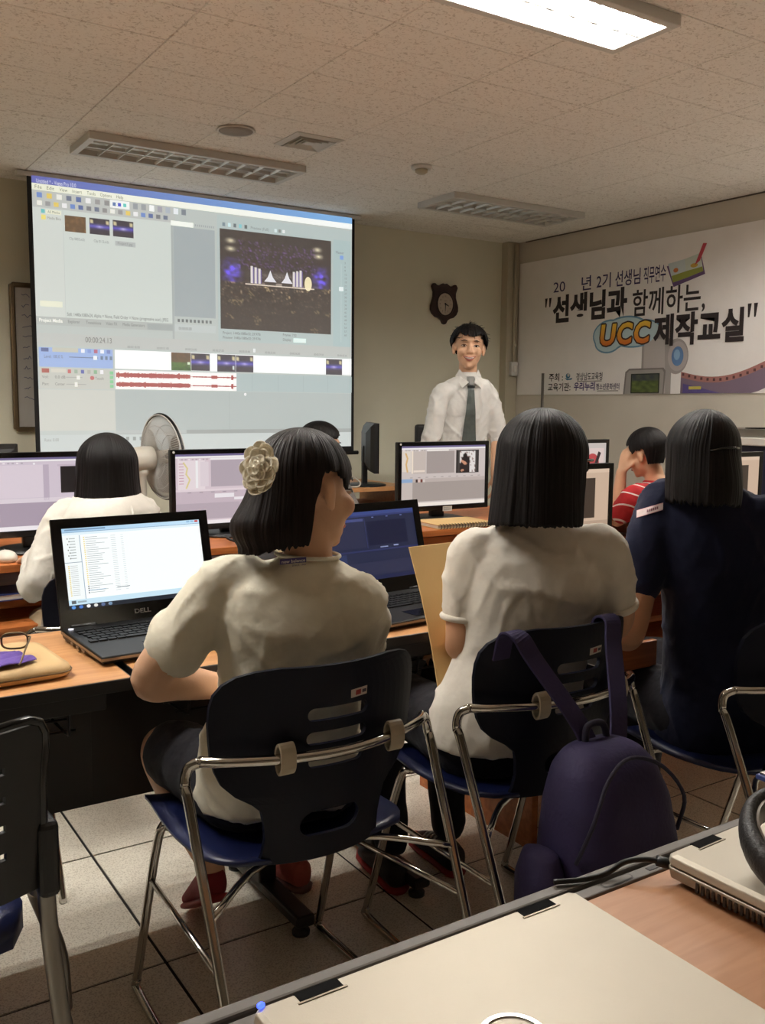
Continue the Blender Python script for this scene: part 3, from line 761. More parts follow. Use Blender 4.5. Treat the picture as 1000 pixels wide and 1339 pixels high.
# open book with pencil
S.ngon([(U(4.43), W(2.235)), (U(4.365), W(2.09)), (U(4.11), W(2.15)), (U(4.15), W(2.285))], (110, 84, 128), 2)
S.ngon([(U(4.42), W(2.25)), (U(4.37), W(2.12)), (U(4.26), W(2.14)), (U(4.28), W(2.265))], (204, 218, 220), 3)
S.ngon([(U(4.28), W(2.265)), (U(4.26), W(2.14)), (U(4.125), W(2.17)), (U(4.155), W(2.29))], (206, 218, 208), 3)
S.ngon([(U(4.385), W(2.165)), (U(4.37), W(2.12)), (U(4.26), W(2.14)), (U(4.125), W(2.17)), (U(4.135), W(2.2)), (U(4.26), W(2.185))], (150, 160, 70), 4)
S.disc(U(4.35), W(2.2), .02/bw, .015/bh, (206, 120, 60), 5); S.disc(U(4.2), W(2.215), .03/bw, .014/bh, (206, 170, 70), 5)
S.ngon([(U(4.195), W(2.215)), (U(4.18), W(2.25)), (U(4.135), W(2.35)), (U(4.105), W(2.345)), (U(4.155), W(2.24))], (196, 72, 84), 6)
S.build('banner_print', M['print'], t)
t = thing('upright_rod', 'thin grey rod standing against the banner behind the long-haired woman', 'rod', (5.03, 5.49, 0))
MB().lathe([(.11, .001), (.11, .012), (.03, .03), (.012, .05)], n=24).build('rod_foot', M['blackmetal'], t, smooth=True)
MB().tube([(0, 0, .03), (0, 0, 1.535)], .011, 10).build('rod_shaft', M['greyrail'], t, smooth=True)
# ---------------------------------------------------------------- front row of wooden computer desks
def wood_desk(x0, x1, y0, y1, h, label, panel=False, drawer=False, m='cherry'):
    t = thing('computer_desk', label, 'desk', ((x0+x1)/2, (y0+y1)/2, 0), 0, None)
    w, d = x1-x0-.006, y1-y0
    MB().box((0, 0, h-.0125), (w, d, .025)).build('worktop', M[m], t, bevel=.003)
    MB().box((0, -d/2-.0015, h-.0125), (w, .003, .024)).build('edge_band', M[m], t, bevel=.001)
    for s in (-1, 1): MB().box((s*(w/2-.012), 0, (h-.025)/2), (.022, d-.04, h-.026)).build('side_panel', M[m], t, bevel=.002)
    MB().box((0, d/2-.05, .42), (w-.05, .018, .5)).build('back_panel', M[m], t)
    if panel:
        MB().box((0, -d/2+.02, h-.025-.15), (w-.05, .018, .29)).build('front_panel', M[m], t, bevel=.002)
    else:
        MB().box((0, .02, h-.13), (w-.05, d-.16, .016)).build('shelf', M[m], t, bevel=.002)
        MB().box((0, -d/2+.10, h-.2), (w-.05, .3, .018)).build('keyboard_tray', M[m], t, bevel=.002)
    return t
DH = .77
wood_desk(-.05, 1.1, 3.08, 3.72, DH, 'orange-brown computer desk in front of the woman in white')
wood_desk(1.1, 2.1, 3.08, 3.72, DH, 'orange-brown computer desk under the second screen from the left')
wood_desk(2.1, 3.1, 3.08, 3.72, DH, 'orange-brown desk with front panel carrying the spiral notebook', panel=True)
wood_desk(3.1, 4.15, 3.08, 3.72, DH, 'orange-brown computer desk before the boy in red stripes')
# middle row, right: desk with a drawer pulled open
t = wood_desk(1.76, 3.35, 1.9, 2.5, .735, 'brown wooden desk with an open drawer before the woman in navy', m='cherry')
d = MB().box((-.715, -.56, .635), (.17, .018, .07)).build('drawer', M['cherry'], t, bevel=.003)
MB().box((-0.785, -.38, .63), (.008, .34, .045)).build('drawer_side', M['alu'], d); MB().box((-0.645, -.38, .63), (.008, .34, .045)).build('drawer_side', M['alu'], d)
MB().box((-0.715, -.38, .606), (.14, .34, .006)).build('drawer_floor', M['white'], d)

# ---------------------------------------------------------------- middle row folding tables
def folding_table(x0, x1, label):
    y0, y1, h = 1.85, 2.33, .72
    t = thing('folding_table', label, 'table', ((x0+x1)/2, (y0+y1)/2, 0)); w, d = x1-x0-.008, y1-y0
    MB().box((0, 0, h-.012), (w, d, .024)).build('table_top', M['beech'], t, bevel=.003)
    MB().box((0, -d/2-.002, h-.013), (w, .006, .026)).build('front_edge', M['blackplastic'], t, bevel=.002)
    MB().box((0, d/2+.002, h-.013), (w, .006, .026)).build('rear_edge', M['blackplastic'], t, bevel=.002)
    for s in (-1, 1): MB().box((s*(w/2-.003), 0, h-.0128), (.006, d, .0255)).build('end_edge', M['blackplastic'], t, bevel=.001)
    MB().box((0, -d/2+.03, h-.045), (w-.1, .03, .04)).build('front_beam', M['blackmetal'], t, bevel=.003)
    MB().box((0, d/2-.06, h-.045), (w-.1, .03, .04)).build('rear_beam', M['blackmetal'], t, bevel=.003)
    for s in (-1, 1):
        x = s*(w/2-.40)
        l = MB().box((x, .02, .36), (.05, .06, .64)).build('leg', M['blackmetal'], t, bevel=.006)
        MB().box((x, 0, .045), (.05, .44, .03)).build('foot', M['blackmetal'], l, bevel=.008)
        for yy in (-.19, .19): MB().lathe([(.022, .003), (.022, .012), (.008, .016), (.008, .032)], c=(x, yy, 0), n=14).build('glide', M['blackplastic'], l, smooth=True)
    # punched modesty panel
    holes = []
    gx = [-w/2+.09]
    k = 0
    while -w/2+.16+k*.10 < w/2-.12: holes.append((-w/2+.16+k*.10, k % 3)); k += 1
    zl = [.31, .345, .356, .378, .389, .411, .422, .69]
    xl = [-w/2-.0079]
    for hx, q in holes: xl += [hx-.0055, hx+.0055]
    xl.append(w/2+.0079)
    mb = MB(); nx, nz = len(xl), len(zl)
    vs = [(x, .115, z) for z in zl for x in xl]; fs = []
    for j in range(nz-1):
        for i in range(nx-1):
            if i % 2 == 1 and j % 2 == 1 and ((i//2) + (j//2)) % 3 != 0 and i//2 % 4 != 3: continue
            fs.append((j*nx+i, j*nx+i+1, (j+1)*nx+i+1, (j+1)*nx+i))
    p = mb.add(vs, fs).build('modesty_panel', M['blackmetal'], t); solidify(p, .003)
    # wire shelf under the top
    mb = MB()
    for q in range(4): mb.tube([(-w/2+.1, -.17+.075*q, h-.115), (w/2-.1, -.17+.075*q, h-.115)], .003, 6)
    for s in (-1, -.35, .35, 1): mb.tube([(s*(w/2-.12), -.205, h-.05), (s*(w/2-.12), -.2, h-.10), (s*(w/2-.12), -.17, h-.118), (s*(w/2-.12), .06, h-.118), (s*(w/2-.12), .1, h-.05)], .0035, 6, 4)
    mb.build('wire_shelf', M['blackmetal'], t, smooth=True, kind='stuff')
    return t
folding_table(-.70, .592, 'beech topped folding table at the left edge carrying the tan pouch')
folding_table(.60, 1.75, 'beech topped folding table carrying the two open black laptops')
# ---------------------------------------------------------------- foreground table
t = thing('foreground_table', 'tan laminate table with grey rail nearest the camera', 'table', (.7, .4, 0))
MB().box((0, -.04, .708), (2.6, .72, .022)).build('table_top', M['oak_fg'], t, bevel=.002)
MB().box((0, .3315, .7085), (2.6, .017, .0225)).build('inner_rail', M['greyrail'], t, bevel=.002)
MB().box((0, .3445, .704), (2.6, .009, .012)).build('rail_groove', M['blackplastic'], t)
MB().box((0, .358, .7075), (2.6, .018, .0225)).build('outer_rail', M['greyrail'], t, bevel=.003)
S = Sheet((.085, .338, .7202), (.05, 0, 0), (0, -.012, 0), (0, 0, 1), .0003)
S.disc(.5, .5, .5, .5, (70, 66, 62), 1, 28, 4); S.disc(.5, .5, .46, .36, (112, 106, 100), 2, 28, 4); S.build('rail_cap', M['print'], t)
MB().box((-.02+.22, .3315, .7195), (.075, .007, .002)).build('cable_slot', M['blackplastic'], t)
for s in (-1.2, 1.2):
    l = MB().box((s, 0, .35), (.05, .07, .694)).build('leg', M['blackmetal'], t, bevel=.006)
    MB().box((s, 0, .02), (.05, .6, .034)).build('foot', M['blackmetal'], l, bevel=.008)

# ---------------------------------------------------------------- sled chairs
def back_y(z):
    return -.272+.03*((.83-z)/.25) if z > .58 else -.242+.03*((.58-z)/.15)
def make_backrest(parent):
    zs = [.826, .820, .810, .795, .775, .75, .72, .69, .66, .63, .605, .585, .57, .555, .53, .50, .47, .445]
    ws = [.110, .150, .178, .197, .209, .214, .215, .213, .210, .203, .192, .172, .146, .130, .124, .120, .122, .128]
    n = 24; mb = MB(); rings = []
    for z, w in zip(zs, ws):
        row_f, row_b = [], []
        for k in range(n+1):
            u = -1+2*k/n; x = w*u; curve = .085*(x/.21)**2
            y = back_y(z)+curve
            row_f.append((x, y+.004, z)); row_b.append((x, y-.005, z))
        rings.append(row_f + row_b[::-1])
    mb.ring_loft(rings[::-1])
    o = mb.build('backrest', M['navyplastic'], parent)
    cut = MB()
    for z, w in ((.735, .062), (.690, .062), (.645, .056), (.52, .062)):
        h = .0125 if z > .6 else .026
        pts = [(math.copysign(w-h, math.cos(a))+h*math.cos(a), z+h*math.sin(a)) for a in [2*PI*k/20+.001 for k in range(20)]]
        cut.prism(pts, V((1, 0, 0)), V((0, 0, 1)), V((0, 1, 0)), (0, -.3, 0), .2)
    c = cut.build('cut', M['navyplastic'], parent)
    b = o.modifiers.new('b', 'BOOLEAN'); b.operation = 'DIFFERENCE'; b.object = c; b.solver = 'EXACT'
    me = evaluated(o); o.modifiers.clear(); old = o.data; o.data = me; bpy.data.meshes.remove(old)
    bpy.data.objects.remove(c)
    me.name = 'backrest'
    bv = o.modifiers.new('bevel', 'BEVEL'); bv.width = .002; bv.segments = 2; bv.limit_method = 'ANGLE'; bv.angle_limit = R(50)
    return o
def make_chair(name, label, loc, rz, group):
    t = thing(name, label, 'chair', loc, rz, group)
    make_backrest(t)
    # seat shell
    rows = []
    for k in range(15):
        y = -.20+.44*k/14
        z = .452 - .012*math.exp(-((y-.0)/.13)**2) + (-.03*((y-.15)/.09)**2 if y > .15 else 0) + (.004*((-.12-y)/.08) if y < -.12 else 0)
        w = .205+.012*math.sin(PI*k/14) - (.03*((y+.2)/-.08+1)**2 if y < -.12 else 0) - (.025*((y-.19)/.05)**2 if y > .19 else 0)
        up = [(w*(-1+2*i/12), y, z+.014*abs(-1+2*i/12)**3) for i in range(13)]
        rows.append(up+[(p[0], p[1], p[2]-.009) for p in up[::-1]])
    MB().ring_loft(rows).build('seat', M['blueseat'], t, smooth=True)
    for s in (-1, 1):
        MB().tube([(s*.17, .07, .432), (s*.195, .08, .43), (s*.214, .10, .40), (s*.225, .205, .08), (s*.226, .222, .03), (s*.228, .20, .0125), (s*.236, -.1, .0125), (s*.246, -.40, .0125), (s*.248, -.435, .035), (s*.252, -.32, .30), (s*.258, -.195, .585), (s*.259, -.176, .62), (s*.252, -.174, .65), (s*.234, -.188, .664)], .0095, 10, 5).build('side_frame', M['chrome'], t, smooth=True)
        MB().tube([(s*.220, .135, .30), (s*.252, -.30, .335)], .006, 8).build('stretcher', M['chrome'], t, smooth=True)
    MB().tube([(-.236, -.186, .663), (-.2, -.222, .667), (-.11, -.263, .668), (0, -.281, .668), (.11, -.263, .668), (.2, -.222, .667), (.236, -.186, .663)], .0095, 10, 6).build('back_rail', M['chrome'], t, smooth=True)
    MB().tube([(-.175, .07, .432), (0, .07, .428), (.175, .07, .432)], .0085, 8, 3).build('seat_rail', M['chrome'], t, smooth=True)
    MB().tube([(-.253, -.27, .42), (-.1, -.16, .432), (.1, -.16, .432), (.253, -.27, .42)], .007, 8, 4).build('seat_rail', M['chrome'], t, smooth=True)
    for x in (-.108, .118):
        yb = -.262
        MB().ring_loft([[(x+e*.015, yb+q*math.sin(a), .668+p*math.cos(a)) for e, q, p in ((-1, .0155, .029), (1, .0155, .029), (1, .0105, .023), (-1, .0105, .023))] for a in [2*PI*k/18 for k in range(18)]], closed=True).build('clip', M['beigeclip'], t, smooth=False, bevel=.002)
    S = Sheet((.02, back_y(.755)-.0062, .772), (.034, 0, .004), (0, .002, -.016), (0, -1, 0), .0004)
    S.rect(0, 0, 1, 1, (196, 180, 168), 0); S.rect(.3, .2, .62, .8, (150, 40, 36), 1); S.rect(.7, .3, .95, .7, (60, 50, 60), 1)
    S.build('maker_sticker', M['print'], t)
    return t
CG = 'navy sled chairs'
ch = make_chair('sled_chair', 'navy plastic sled chair under the girl with the cream hair flower', (.82, 1.665, 0), 0, CG)
dup(ch, (1.40, 1.65, 0), R(0), 'navy sled chair with the purple backpack hung on its back')
dup(ch, (1.985, 1.43, 0), R(-3), 'navy sled chair behind the woman in the navy shirt')
dup(ch, (.80, 2.79, 0), R(0), 'navy sled chair under the woman in white beyond the left laptop')
dup(ch, (3.5, 2.85, 0), R(10), 'navy sled chair under the boy in red stripes')
dup(ch, (2.30, 4.06, 0), R(-78), 'navy sled chair under the girl sitting beyond the monitors')

# training chair on castors at the left edge
t = thing('training_chair', 'black castor chair with blue seat at the left edge, nearest the camera', 'chair', (.085, 1.66, 0), R(3))
mb = MB(); xs = [-.24, -.155, -.145, -.05, -.04, .04, .05, .10, .11, .145, .155, .215]; zs = [.53, .60, .612, .645, .657, .69, .702, .735, .747, .80]
vs = []; fs = []
for j, z in enumerate(zs):
    for x in xs: vs.append((x, -.245-.02*((z-.53)/.27)+.05*(x/.23)**2-.02, z))
for j in range(len(zs)-1):
    for i in range(len(xs)-1):
        if i % 2 == 1 and j % 2 == 1 and 0 < i < 10: continue
        a = j*len(xs)+i; fs.append((a, a+1, a+1+len(xs), a+len(xs)))
o = mb.add(vs, fs).build('backrest', M['blackplastic'], t); solidify(o, .008)
bp = lambda x, z: (x, -.267-.02*((z-.53)/.27)+.05*(x/.23)**2, z)
MB().tube([bp(-.24, .54), bp(-.24, .7), bp(-.236, .8), bp(-.1, .808), bp(.1, .808), bp(.212, .8), bp(.216, .7), bp(.216, .54)], .007, 8, 4).build('back_frame', M['gloss'], t, smooth=True)
for s in (-1, 1):
    MB().box((s*.222, -.20, .575), (.034, .085, .125)).build('arm_bracket', M['blackplastic'], t, bevel=.012, seg=3)
    l = MB().tube([(s*.225, -.20, .52), (s*.228, -.21, .42), (s*.238, -.25, .22), (s*.24, -.27, .075)], .0145, 12, 5).build('leg', M['alu'], t, smooth=True)
    MB().lathe([(.003, -.012), (.026, -.012), (.03, -.006), (.03, .006), (.026, .012), (.003, .012)], c=(s*.24, -.285, .03), n=22, M=Matrix.Rotation(PI/2, 3, 'Y')).build('castor', M['blackplastic'], l, smooth=True)
    l = MB().tube([(s*.222, -.17, .50), (s*.245, -.06, .44), (s*.29, .06, .33), (s*.335, .12, .2), (s*.345, .13, .075)], .0145, 12, 5).build('leg', M['alu'], t, smooth=True)
    MB().lathe([(.003, -.012), (.026, -.012), (.03, -.006), (.03, .006), (.026, .012), (.003, .012)], c=(s*.345, .145, .03), n=22, M=Matrix.Rotation(PI/2, 3, 'Y')).build('castor', M['blackplastic'], l, smooth=True)
rows = []
for k in range(9):
    y = -.21+.44*k/8; w = .2 if 0 < k < 8 else .17
    up = [(w*(-1+2*i/8), y, .478-.012*(1-abs(-1+2*i/8)**2)-(.03 if k == 8 else 0)) for i in range(9)]
    rows.append(up+[(p[0], p[1], p[2]-.045) for p in up[::-1]])
MB().ring_loft(rows).build('seat', M['blueseat'], t, smooth=True)

# ---------------------------------------------------------------- monitors
def ui_editor(S, tint, prev):
    b = tint
    d = tuple(int(x*.86) for x in b); k = tuple(int(x*.93) for x in b)
    S.rect(0, 0, 1, 1, b, 0); S.rect(0, 0, 1, .03, (120, 110, 150), 1); S.rect(0, .03, 1, .055, (250, 246, 246), 1)
    for i in range(14): S.rect(.02+.03*i, .065, .035+.03*i, .085, d if i % 3 else (246, 236, 240), 1)
    return b, d, k
def ui_a(S):          # list, waveform stripe, dark viewer
    b, d, k = ui_editor(S, (224, 206, 214), None)
    S.rect(.02, .09, .25, .5, (240, 226, 230), 1); S.rect(.0, .5, 1, .53, (236, 220, 226), 1)
    S.stroke([(.07, .12), (.10, .2), (.09, .28), (.12, .36), (.09, .48)], .006, (230, 214, 150), 2)
    for i in range(8): S.rect(.03, .13+.04*i, .07, .14+.04*i, (206, 150, 170), 2)
    S.rect(.17, .09, .19, .48, (250, 248, 248), 2); S.rect(.21, .11, .28, .46, (232, 218, 224), 2)
    S.rect(.3, .09, .62, .47, (186, 172, 182), 1); S.rect(.3, .06, .6, .085, (250, 248, 248), 2)
    S.rect(.64, .085, .99, .47, (214, 198, 206), 1)
    S.rect(0, .53, 1, .70, (208, 190, 200), 1); S.rect(.33, .57, .5, .63, (246, 240, 244), 2); S.rect(.5, .63, .7, .67, (246, 240, 244), 2)
    for i in range(9): S.rect(.1+.1*i, .54, .13+.1*i, .552, (170, 156, 166), 2)
    S.rect(0, .70, 1, .93, (192, 176, 186), 1); S.rect(.55, .70, .56, .93, (206, 190, 200), 2); S.rect(0, .95, 1, 1, (250, 242, 244), 1)
def ui_m1(S):
    b, d, k = ui_editor(S, (218, 204, 216), None)
    S.rect(0, .10, .56, .55, (228, 214, 224), 1); S.rect(.56, .10, .6, .6, (196, 180, 196), 1); S.rect(.68, .13, 1.0, .50, (18, 14, 18), 2)
    S.rect(.66, .10, 1, .13, (206, 190, 204), 1); S.rect(0, .56, 1, .62, (230, 218, 226), 1); S.rect(0, .62, 1, .94, (178, 162, 178), 1); S.rect(0, .94, 1, 1, (250, 244, 248), 1)
    for i in range(3): S.disc(.1+.4*i, .085, .008, .014, (250, 246, 250), 2, 12)
def ui_m3(S):
    b, d, k = ui_editor(S, (212, 200, 196), None)
    S.rect(.01, .08, .11, .42, (232, 220, 208), 1); S.stroke([(.05, .12), (.07, .2), (.055, .3), (.07, .42)], .008, (220, 180, 120), 2); S.rect(.115, .08, .135, .45, (244, 228, 210), 2)
    S.rect(.135, .09, .28, .46, (206, 192, 184), 1); S.rect(.14, .40, .27, .43, (240, 224, 210), 2)
    S.rect(.30, .06, .55, .09, (244, 236, 230), 2); S.rect(.29, .09, .62, .46, (170, 158, 154), 1)
    S.rect(.64, .08, .92, .47, (44, 40, 40), 2)
    def photo(u, v):
        q = noise.noise(V((u*4, v*5, 3))); p = noise.noise(V((u*11, v*9, 8)))
        if u < .1 or u > .9: return (70, 66, 64)
        if math.hypot((u-.38)*1.2, (v-.22)*1.3) < .14: return (24, 20, 22)
        if u < .62 and v > .28 and u+.3*v > .3: return (34+30*max(0, p), 28, 30) if q < .25 else (210, 150, 120)
        return (236, 230, 226) if p > -.2 else (150, 120, 112)
    S.image(.66, .10, .90, .46, 24, 24, photo, 3)
    for i in range(10): S.rect(.1+.09*i, .515, .13+.09*i, .525, (160, 148, 144), 2)
    S.rect(0, .54, .13, .60, (150, 178, 214), 2); S.rect(0, .60, .13, .92, (206, 194, 188), 1); S.rect(.13, .54, 1, .60, (196, 182, 176), 1)
    for i in range(4): S.rect(.165+.028*i, .55, .188+.028*i, .6, ((60, 40, 40), (230, 200, 190), (120, 60, 50), (220, 210, 206))[i], 3)
    S.rect(.13, .60, 1, .92, (172, 160, 154), 1); S.rect(0, .94, 1, 1, (250, 240, 230), 1)
def ui_m4(S):
    S.rect(0, 0, 1, 1, (212, 184, 160), 0); S.rect(0, 0, 1, .05, (226, 200, 176), 1); S.rect(.3, .12, .86, .66, (70, 58, 50), 1); S.rect(0, .7, 1, .94, (190, 164, 142), 1)
def ui_m5(S):
    S.rect(0, 0, 1, 1, (206, 196, 190), 0); S.rect(.5, .1, .97, .9, (226, 206, 200), 1)
    S.disc(.8, .4, .1, .2, (190, 70, 74), 2); S.stroke([(.6, .2), (.85, .7)], .02, (40, 30, 34), 3); S.stroke([(.9, .2), (.75, .85)], .02, (46, 34, 38), 3); S.disc(.84, .66, .06, .14, (220, 150, 140), 3)
def ui_pink(S):
    S.rect(0, 0, 1, 1, (222, 168, 178), 0); S.rect(0, 0, 1, .3, (236, 220, 220), 1); S.rect(0, .6, 1, 1, (150, 40, 60), 1)
def monitor(label, x0, x1, y, z0, z1, desk, ui, rz=0, bz=.018, depth=.04, led=True, grp='desktop monitors'):
    w, h = x1-x0, z1-z0
    t = thing('monitor', label, 'monitor', ((x0+x1)/2, y, desk), rz, grp)
    zc = (z0+z1)/2-desk
    mb = MB()                                       # casing with a chamfered back
    q = lambda sx, sz, yy: [(-w/2*sx, yy, zc-h/2*sz), (w/2*sx, yy, zc-h/2*sz), (w/2*sx, yy, zc+h/2*sz), (-w/2*sx, yy, zc+h/2*sz)]
    mb.ring_loft([q(1, 1, 0), q(1, 1, .022), q(.9, .86, .022+.02), q(.55, .6, .022+depth)]); mb.build('casing', M['blackplastic'], t, bevel=.003)
    fr = [q(1, 1, 0), q(1, 1, -.006), [(-w/2+bz, -.006, zc-h/2+bz*1.25), (w/2-bz, -.006, zc-h/2+bz*1.25), (w/2-bz, -.006, zc+h/2-bz), (-w/2+bz, -.006, zc+h/2-bz)], [(-w/2+bz, .001, zc-h/2+bz*1.25), (w/2-bz, .001, zc-h/2+bz*1.25), (w/2-bz, .001, zc+h/2-bz), (-w/2+bz, .001, zc+h/2-bz)]]
    MB().ring_loft(fr, cap=False).build('bezel', M['gloss'], t, bevel=.0015)
    S = Sheet((-w/2+bz, -.001, zc+h/2-bz), (w-2*bz, 0, 0), (0, 0, -(h-2.25*bz)), (0, -1, 0), .0003)
    ui(S); S.build('display', M['lcd'], t)
    MB().box((0, .055, zc/2+.01), (.07, .03, zc+.0)).build('stand_neck', M['blackplastic'], t, bevel=.006)
    MB().lathe([(.001, .0015), (.125, .0015), (.125, .008), (.1, .014), (.001, .016)], c=(0, .05, 0), n=30).build('stand_base', M['blackplastic'], t, smooth=True)
    if led: MB().lathe([(.001, 0), (.0045, 0), (.0045, .001), (.001, .001)], c=(-w/2+.011, -.0065, zc+h/2-.0095), n=14, M=Matrix.Rotation(PI/2, 3, 'X')).build('maker_badge', M['fixture'], t)
    return t
monitor('wide monitor with a black preview window at the left edge of the photo', .47, .985, 3.3, .825, 1.112, DH, ui_m1)
m2 = monitor('lilac-lit monitor between the fan and the girl with the hair flower', 1.226, 1.735, 3.35, .80, 1.108, DH, ui_a)
m3 = monitor('monitor with a small photo preview in front of the presenter', 2.245, 2.745, 3.35, .815, 1.121, DH, ui_m3)
S = Sheet((-.01, -.0072, .062), (.052, 0, 0), (0, 0, -.022), (0, -1, 0), .0003); S.rect(0, 0, 1, 1, (210, 204, 196), 0)
for k in range(3): S.rect(.1, .2+.25*k, .9, .28+.25*k, (120, 116, 112), 1)
S.build('asset_sticker', M['print'], m3)
monitor('beige-lit monitor just right of the long straight-haired woman', 1.9, 2.392, 2.25, .80, 1.09, .735, ui_m4)
monitor('small far monitor showing a red and white picture behind the glasses', 3.02, 3.525, 3.35, .82, 1.118, DH, ui_m5)
monitor('beige-lit monitor right of the woman with the hair clip', 2.72, 3.212, 2.25, .81, 1.112, .735, ui_m4, led=False)
# side-on monitor and its small desk near the front wall
def blank(S): S.rect(0, 0, 1, 1, (58, 54, 50), 0)  # faint grey glow painted on an off screen in place of reflections
wood_desk(2.55, 3.2, 4.62, 5.2, .80, 'small wooden desk near the front wall under the side-on monitor', m='beech')
t = monitor('switched-off black monitor seen edge-on near the presenter', -.2, .2, 4.85, .885, 1.175, .80, blank, grp=None)
t.location = (2.99, 4.72, .80); t.rotation_euler = (0, 0, R(65))
wood_desk(.2, 1.2, 4.1, 4.7, .74, 'teacher desk behind the left monitor', m='beech')
t = monitor('black monitor top showing above the left monitor by the wall', .55, .878, 4.3, .80, 1.10, .74, blank, rz=PI, grp=None)

# desk clutter
t = thing('spiral_notebook', 'brown spiral notebook lying in front of the presenter monitor', 'notebook', (2.42, 3.18, DH), R(-4))
MB().box((0, 0, .0085), (.27, .19, .015)).build('page_block', M['paper'], t)
MB().box((0, 0, .0175), (.28, .2, .003)).build('front_cover', M['kraft'], t, bevel=.001); MB().box((0, 0, .002), (.28, .2, .002)).build('rear_cover', M['kraft'], t)
mb = MB()
for k in range(18):
    mb.tube([(-.125+.0147*k, -.097+.011*math.cos(a), .010+.0105*math.sin(a)) for a in [2*PI*j/10 for j in range(10)]], .0016, 5, closed=True)
mb.build('spiral_binding', M['blackmetal'], t, kind='stuff', smooth=True)
t = thing('power_adapter', 'pale power adapter under the lilac-lit monitor beside a tangle of cable', 'adapter', (1.50, 3.22, DH))
MB().box((-.03, 0, .016), (.09, .045, .03)).build('adapter_body', M['fanwhite'], t, bevel=.006, seg=3)
MB().tube([(.015, 0, .016), (.05, .01, .03), (.09, -.03, .02), (.06, -.07, .008), (0, -.06, .01), (-.03, -.08, .02), (.03, -.09, .03), (.1, -.06, .008), (.13, 0, .012)], .0045, 8, 6).build('cord', M['whitecable'], t, smooth=True)
t = tag(MB().tube([(1.40, 3.20, DH+.006), (1.37, 3.16, DH+.02), (1.40, 3.12, DH+.008), (1.46, 3.105, DH+.02), (1.50, 3.10, DH+.006), (1.44, 3.095, DH+.006), (1.38, 3.10, DH+.012)], .005, 8, 6).build('loose_cable', M['cable'], None, smooth=True), 'dark looped cable on the desk below the lilac-lit monitor', 'cable')
t = thing('computer_mouse', 'pale computer mouse under the left edge monitor', 'mouse', (.60, 3.16, DH))
MB().ell((0, 0, .012), (.035, .055, .024), nu=20, nv=10).build('mouse_shell', M['fanwhite'], t, smooth=True)
MB().ell((0, .025, .032), (.004, .009, .005), nu=10, nv=6).build('scroll_wheel', M['greyrail'], t, smooth=True)
t = thing('loose_sheet', 'white sheet of paper beside the woman in white', 'paper', (.74, 3.13, DH), R(20))
MB().box((0, 0, .0012), (.20, .14, .0012)).build('sheet', M['paper'], t)
t = thing('blue_books', 'blue booklet on the shelf under the left desk top', 'booklet', (.6, 3.18, DH-.12), R(6)); t.name = 'blue_booklet'
MB().box((0, 0, .011), (.2, .15, .016)).build('pages', M['paper'], t); MB().box((0, 0, .0205), (.205, .155, .003)).build('cover', M['bluebook'], t); MB().box((0, 0, .002), (.205, .155, .003)).build('cover', M['bluebook'], t)
t = thing('white_booklet', 'pale printed sheet before the boy in red stripes', 'paper', (3.62, 3.2, DH), R(-14))
MB().box((0, 0, .003), (.21, .16, .005)).build('sheets', M['paper'], t)
t = thing('desk_papers', 'white paper glimpsed past the arm of the woman in navy', 'paper', (2.0, 2.0, .735), R(10)); t.name = 'paper_sheet'
MB().box((0, 0, .002), (.21, .15, .003)).build('sheet', M['paper'], t)
# router / switch box with cables by the side-on monitor
t = thing('network_box', 'small dark device with cables on the small desk by the front wall', 'device', (2.68, 4.74, .80), R(-6))
MB().box((0, 0, .02), (.2, .12, .036)).build('box_body', M['blackplastic'], t, bevel=.005)
MB().tube([(.1, 0, .02), (.16, .02, .06), (.19, -.05, .03), (.16, -.09, .008), (.1, -.095, .007), (.03, -.09, .007)], .005, 8, 6).build('cord', M['whitecable'], t, smooth=True)

# white-topped cabinet by the right wall
t = thing('white_topped_cabinet', 'navy fronted cabinet with a white top by the right wall', 'cabinet', (4.9, 3.25, 0))
MB().box((0, 0, .54), (.42, 1.1, 1.06)).build('carcass', M['navyfront'], t, bevel=.004)
MB().box((-.02, 0, 1.09), (.5, 1.16, .045)).build('white_top', M['white'], t, bevel=.006)
t = thing('record_deck', 'grey flat player with a black disc on the white-topped cabinet', 'player', (4.85, 3.42, 1.1125))
MB().box((0, 0, .025), (.34, .46, .046)).build('player_body', M['alu'], t, bevel=.006)
MB().lathe([(.001, .048), (.12, .048), (.12, .054), (.001, .056)], c=(-.02, -.06, 0), n=36).build('disc', M['gloss'], t, smooth=True)

# ---------------------------------------------------------------- fan
t = thing('electric_fan', 'cream electric fan with round wire guard left of the lilac-lit monitor', 'fan', (1.435, 4.3, 0))
MB().lathe([(.001, .002), (.17, .002), (.17, .015), (.14, .03), (.035, .05), (.03, .07), (.001, .07)], n=32).build('fan_base', M['fanwhite'], t, smooth=True)
MB().lathe([(.026, .06), (.024, .5), (.021, .5), (.020, .94), (.03, .95), (.03, .97), (.001, .972)], n=18).build('pole', M['fanwhite'], t, smooth=True)
ax = V((.985, .14, .06)).normalized(); a1, b1 = frame(ax); A3 = Matrix((a1, b1, ax)).transposed()
cm = V((0, 0, 1.02))
MB().lathe([(.001, -.09), (.04, -.085), (.055, -.06), (.058, 0), (.056, .05), (.035, .06), (.001, .06)], c=cm, n=26, M=A3).build('motor_housing', M['fanwhite'], t, smooth=True)
c0 = cm + ax*.11
g = MB()
for z in (-.05, .05): g.tube([c0+ax*z*.2+(a1*math.cos(q)+b1*math.sin(q))*.2 for q in [2*PI*k/40 for k in range(40)]], .0035, 6, closed=True)
for r in (.15, .1):
    for sg in (-1, 1): g.tube([c0+ax*sg*.05*(1-(r/.2)**2)+ax*sg*.008+(a1*math.cos(q)+b1*math.sin(q))*r for q in [2*PI*k/36 for k in range(36)]], .0015, 5, closed=True)
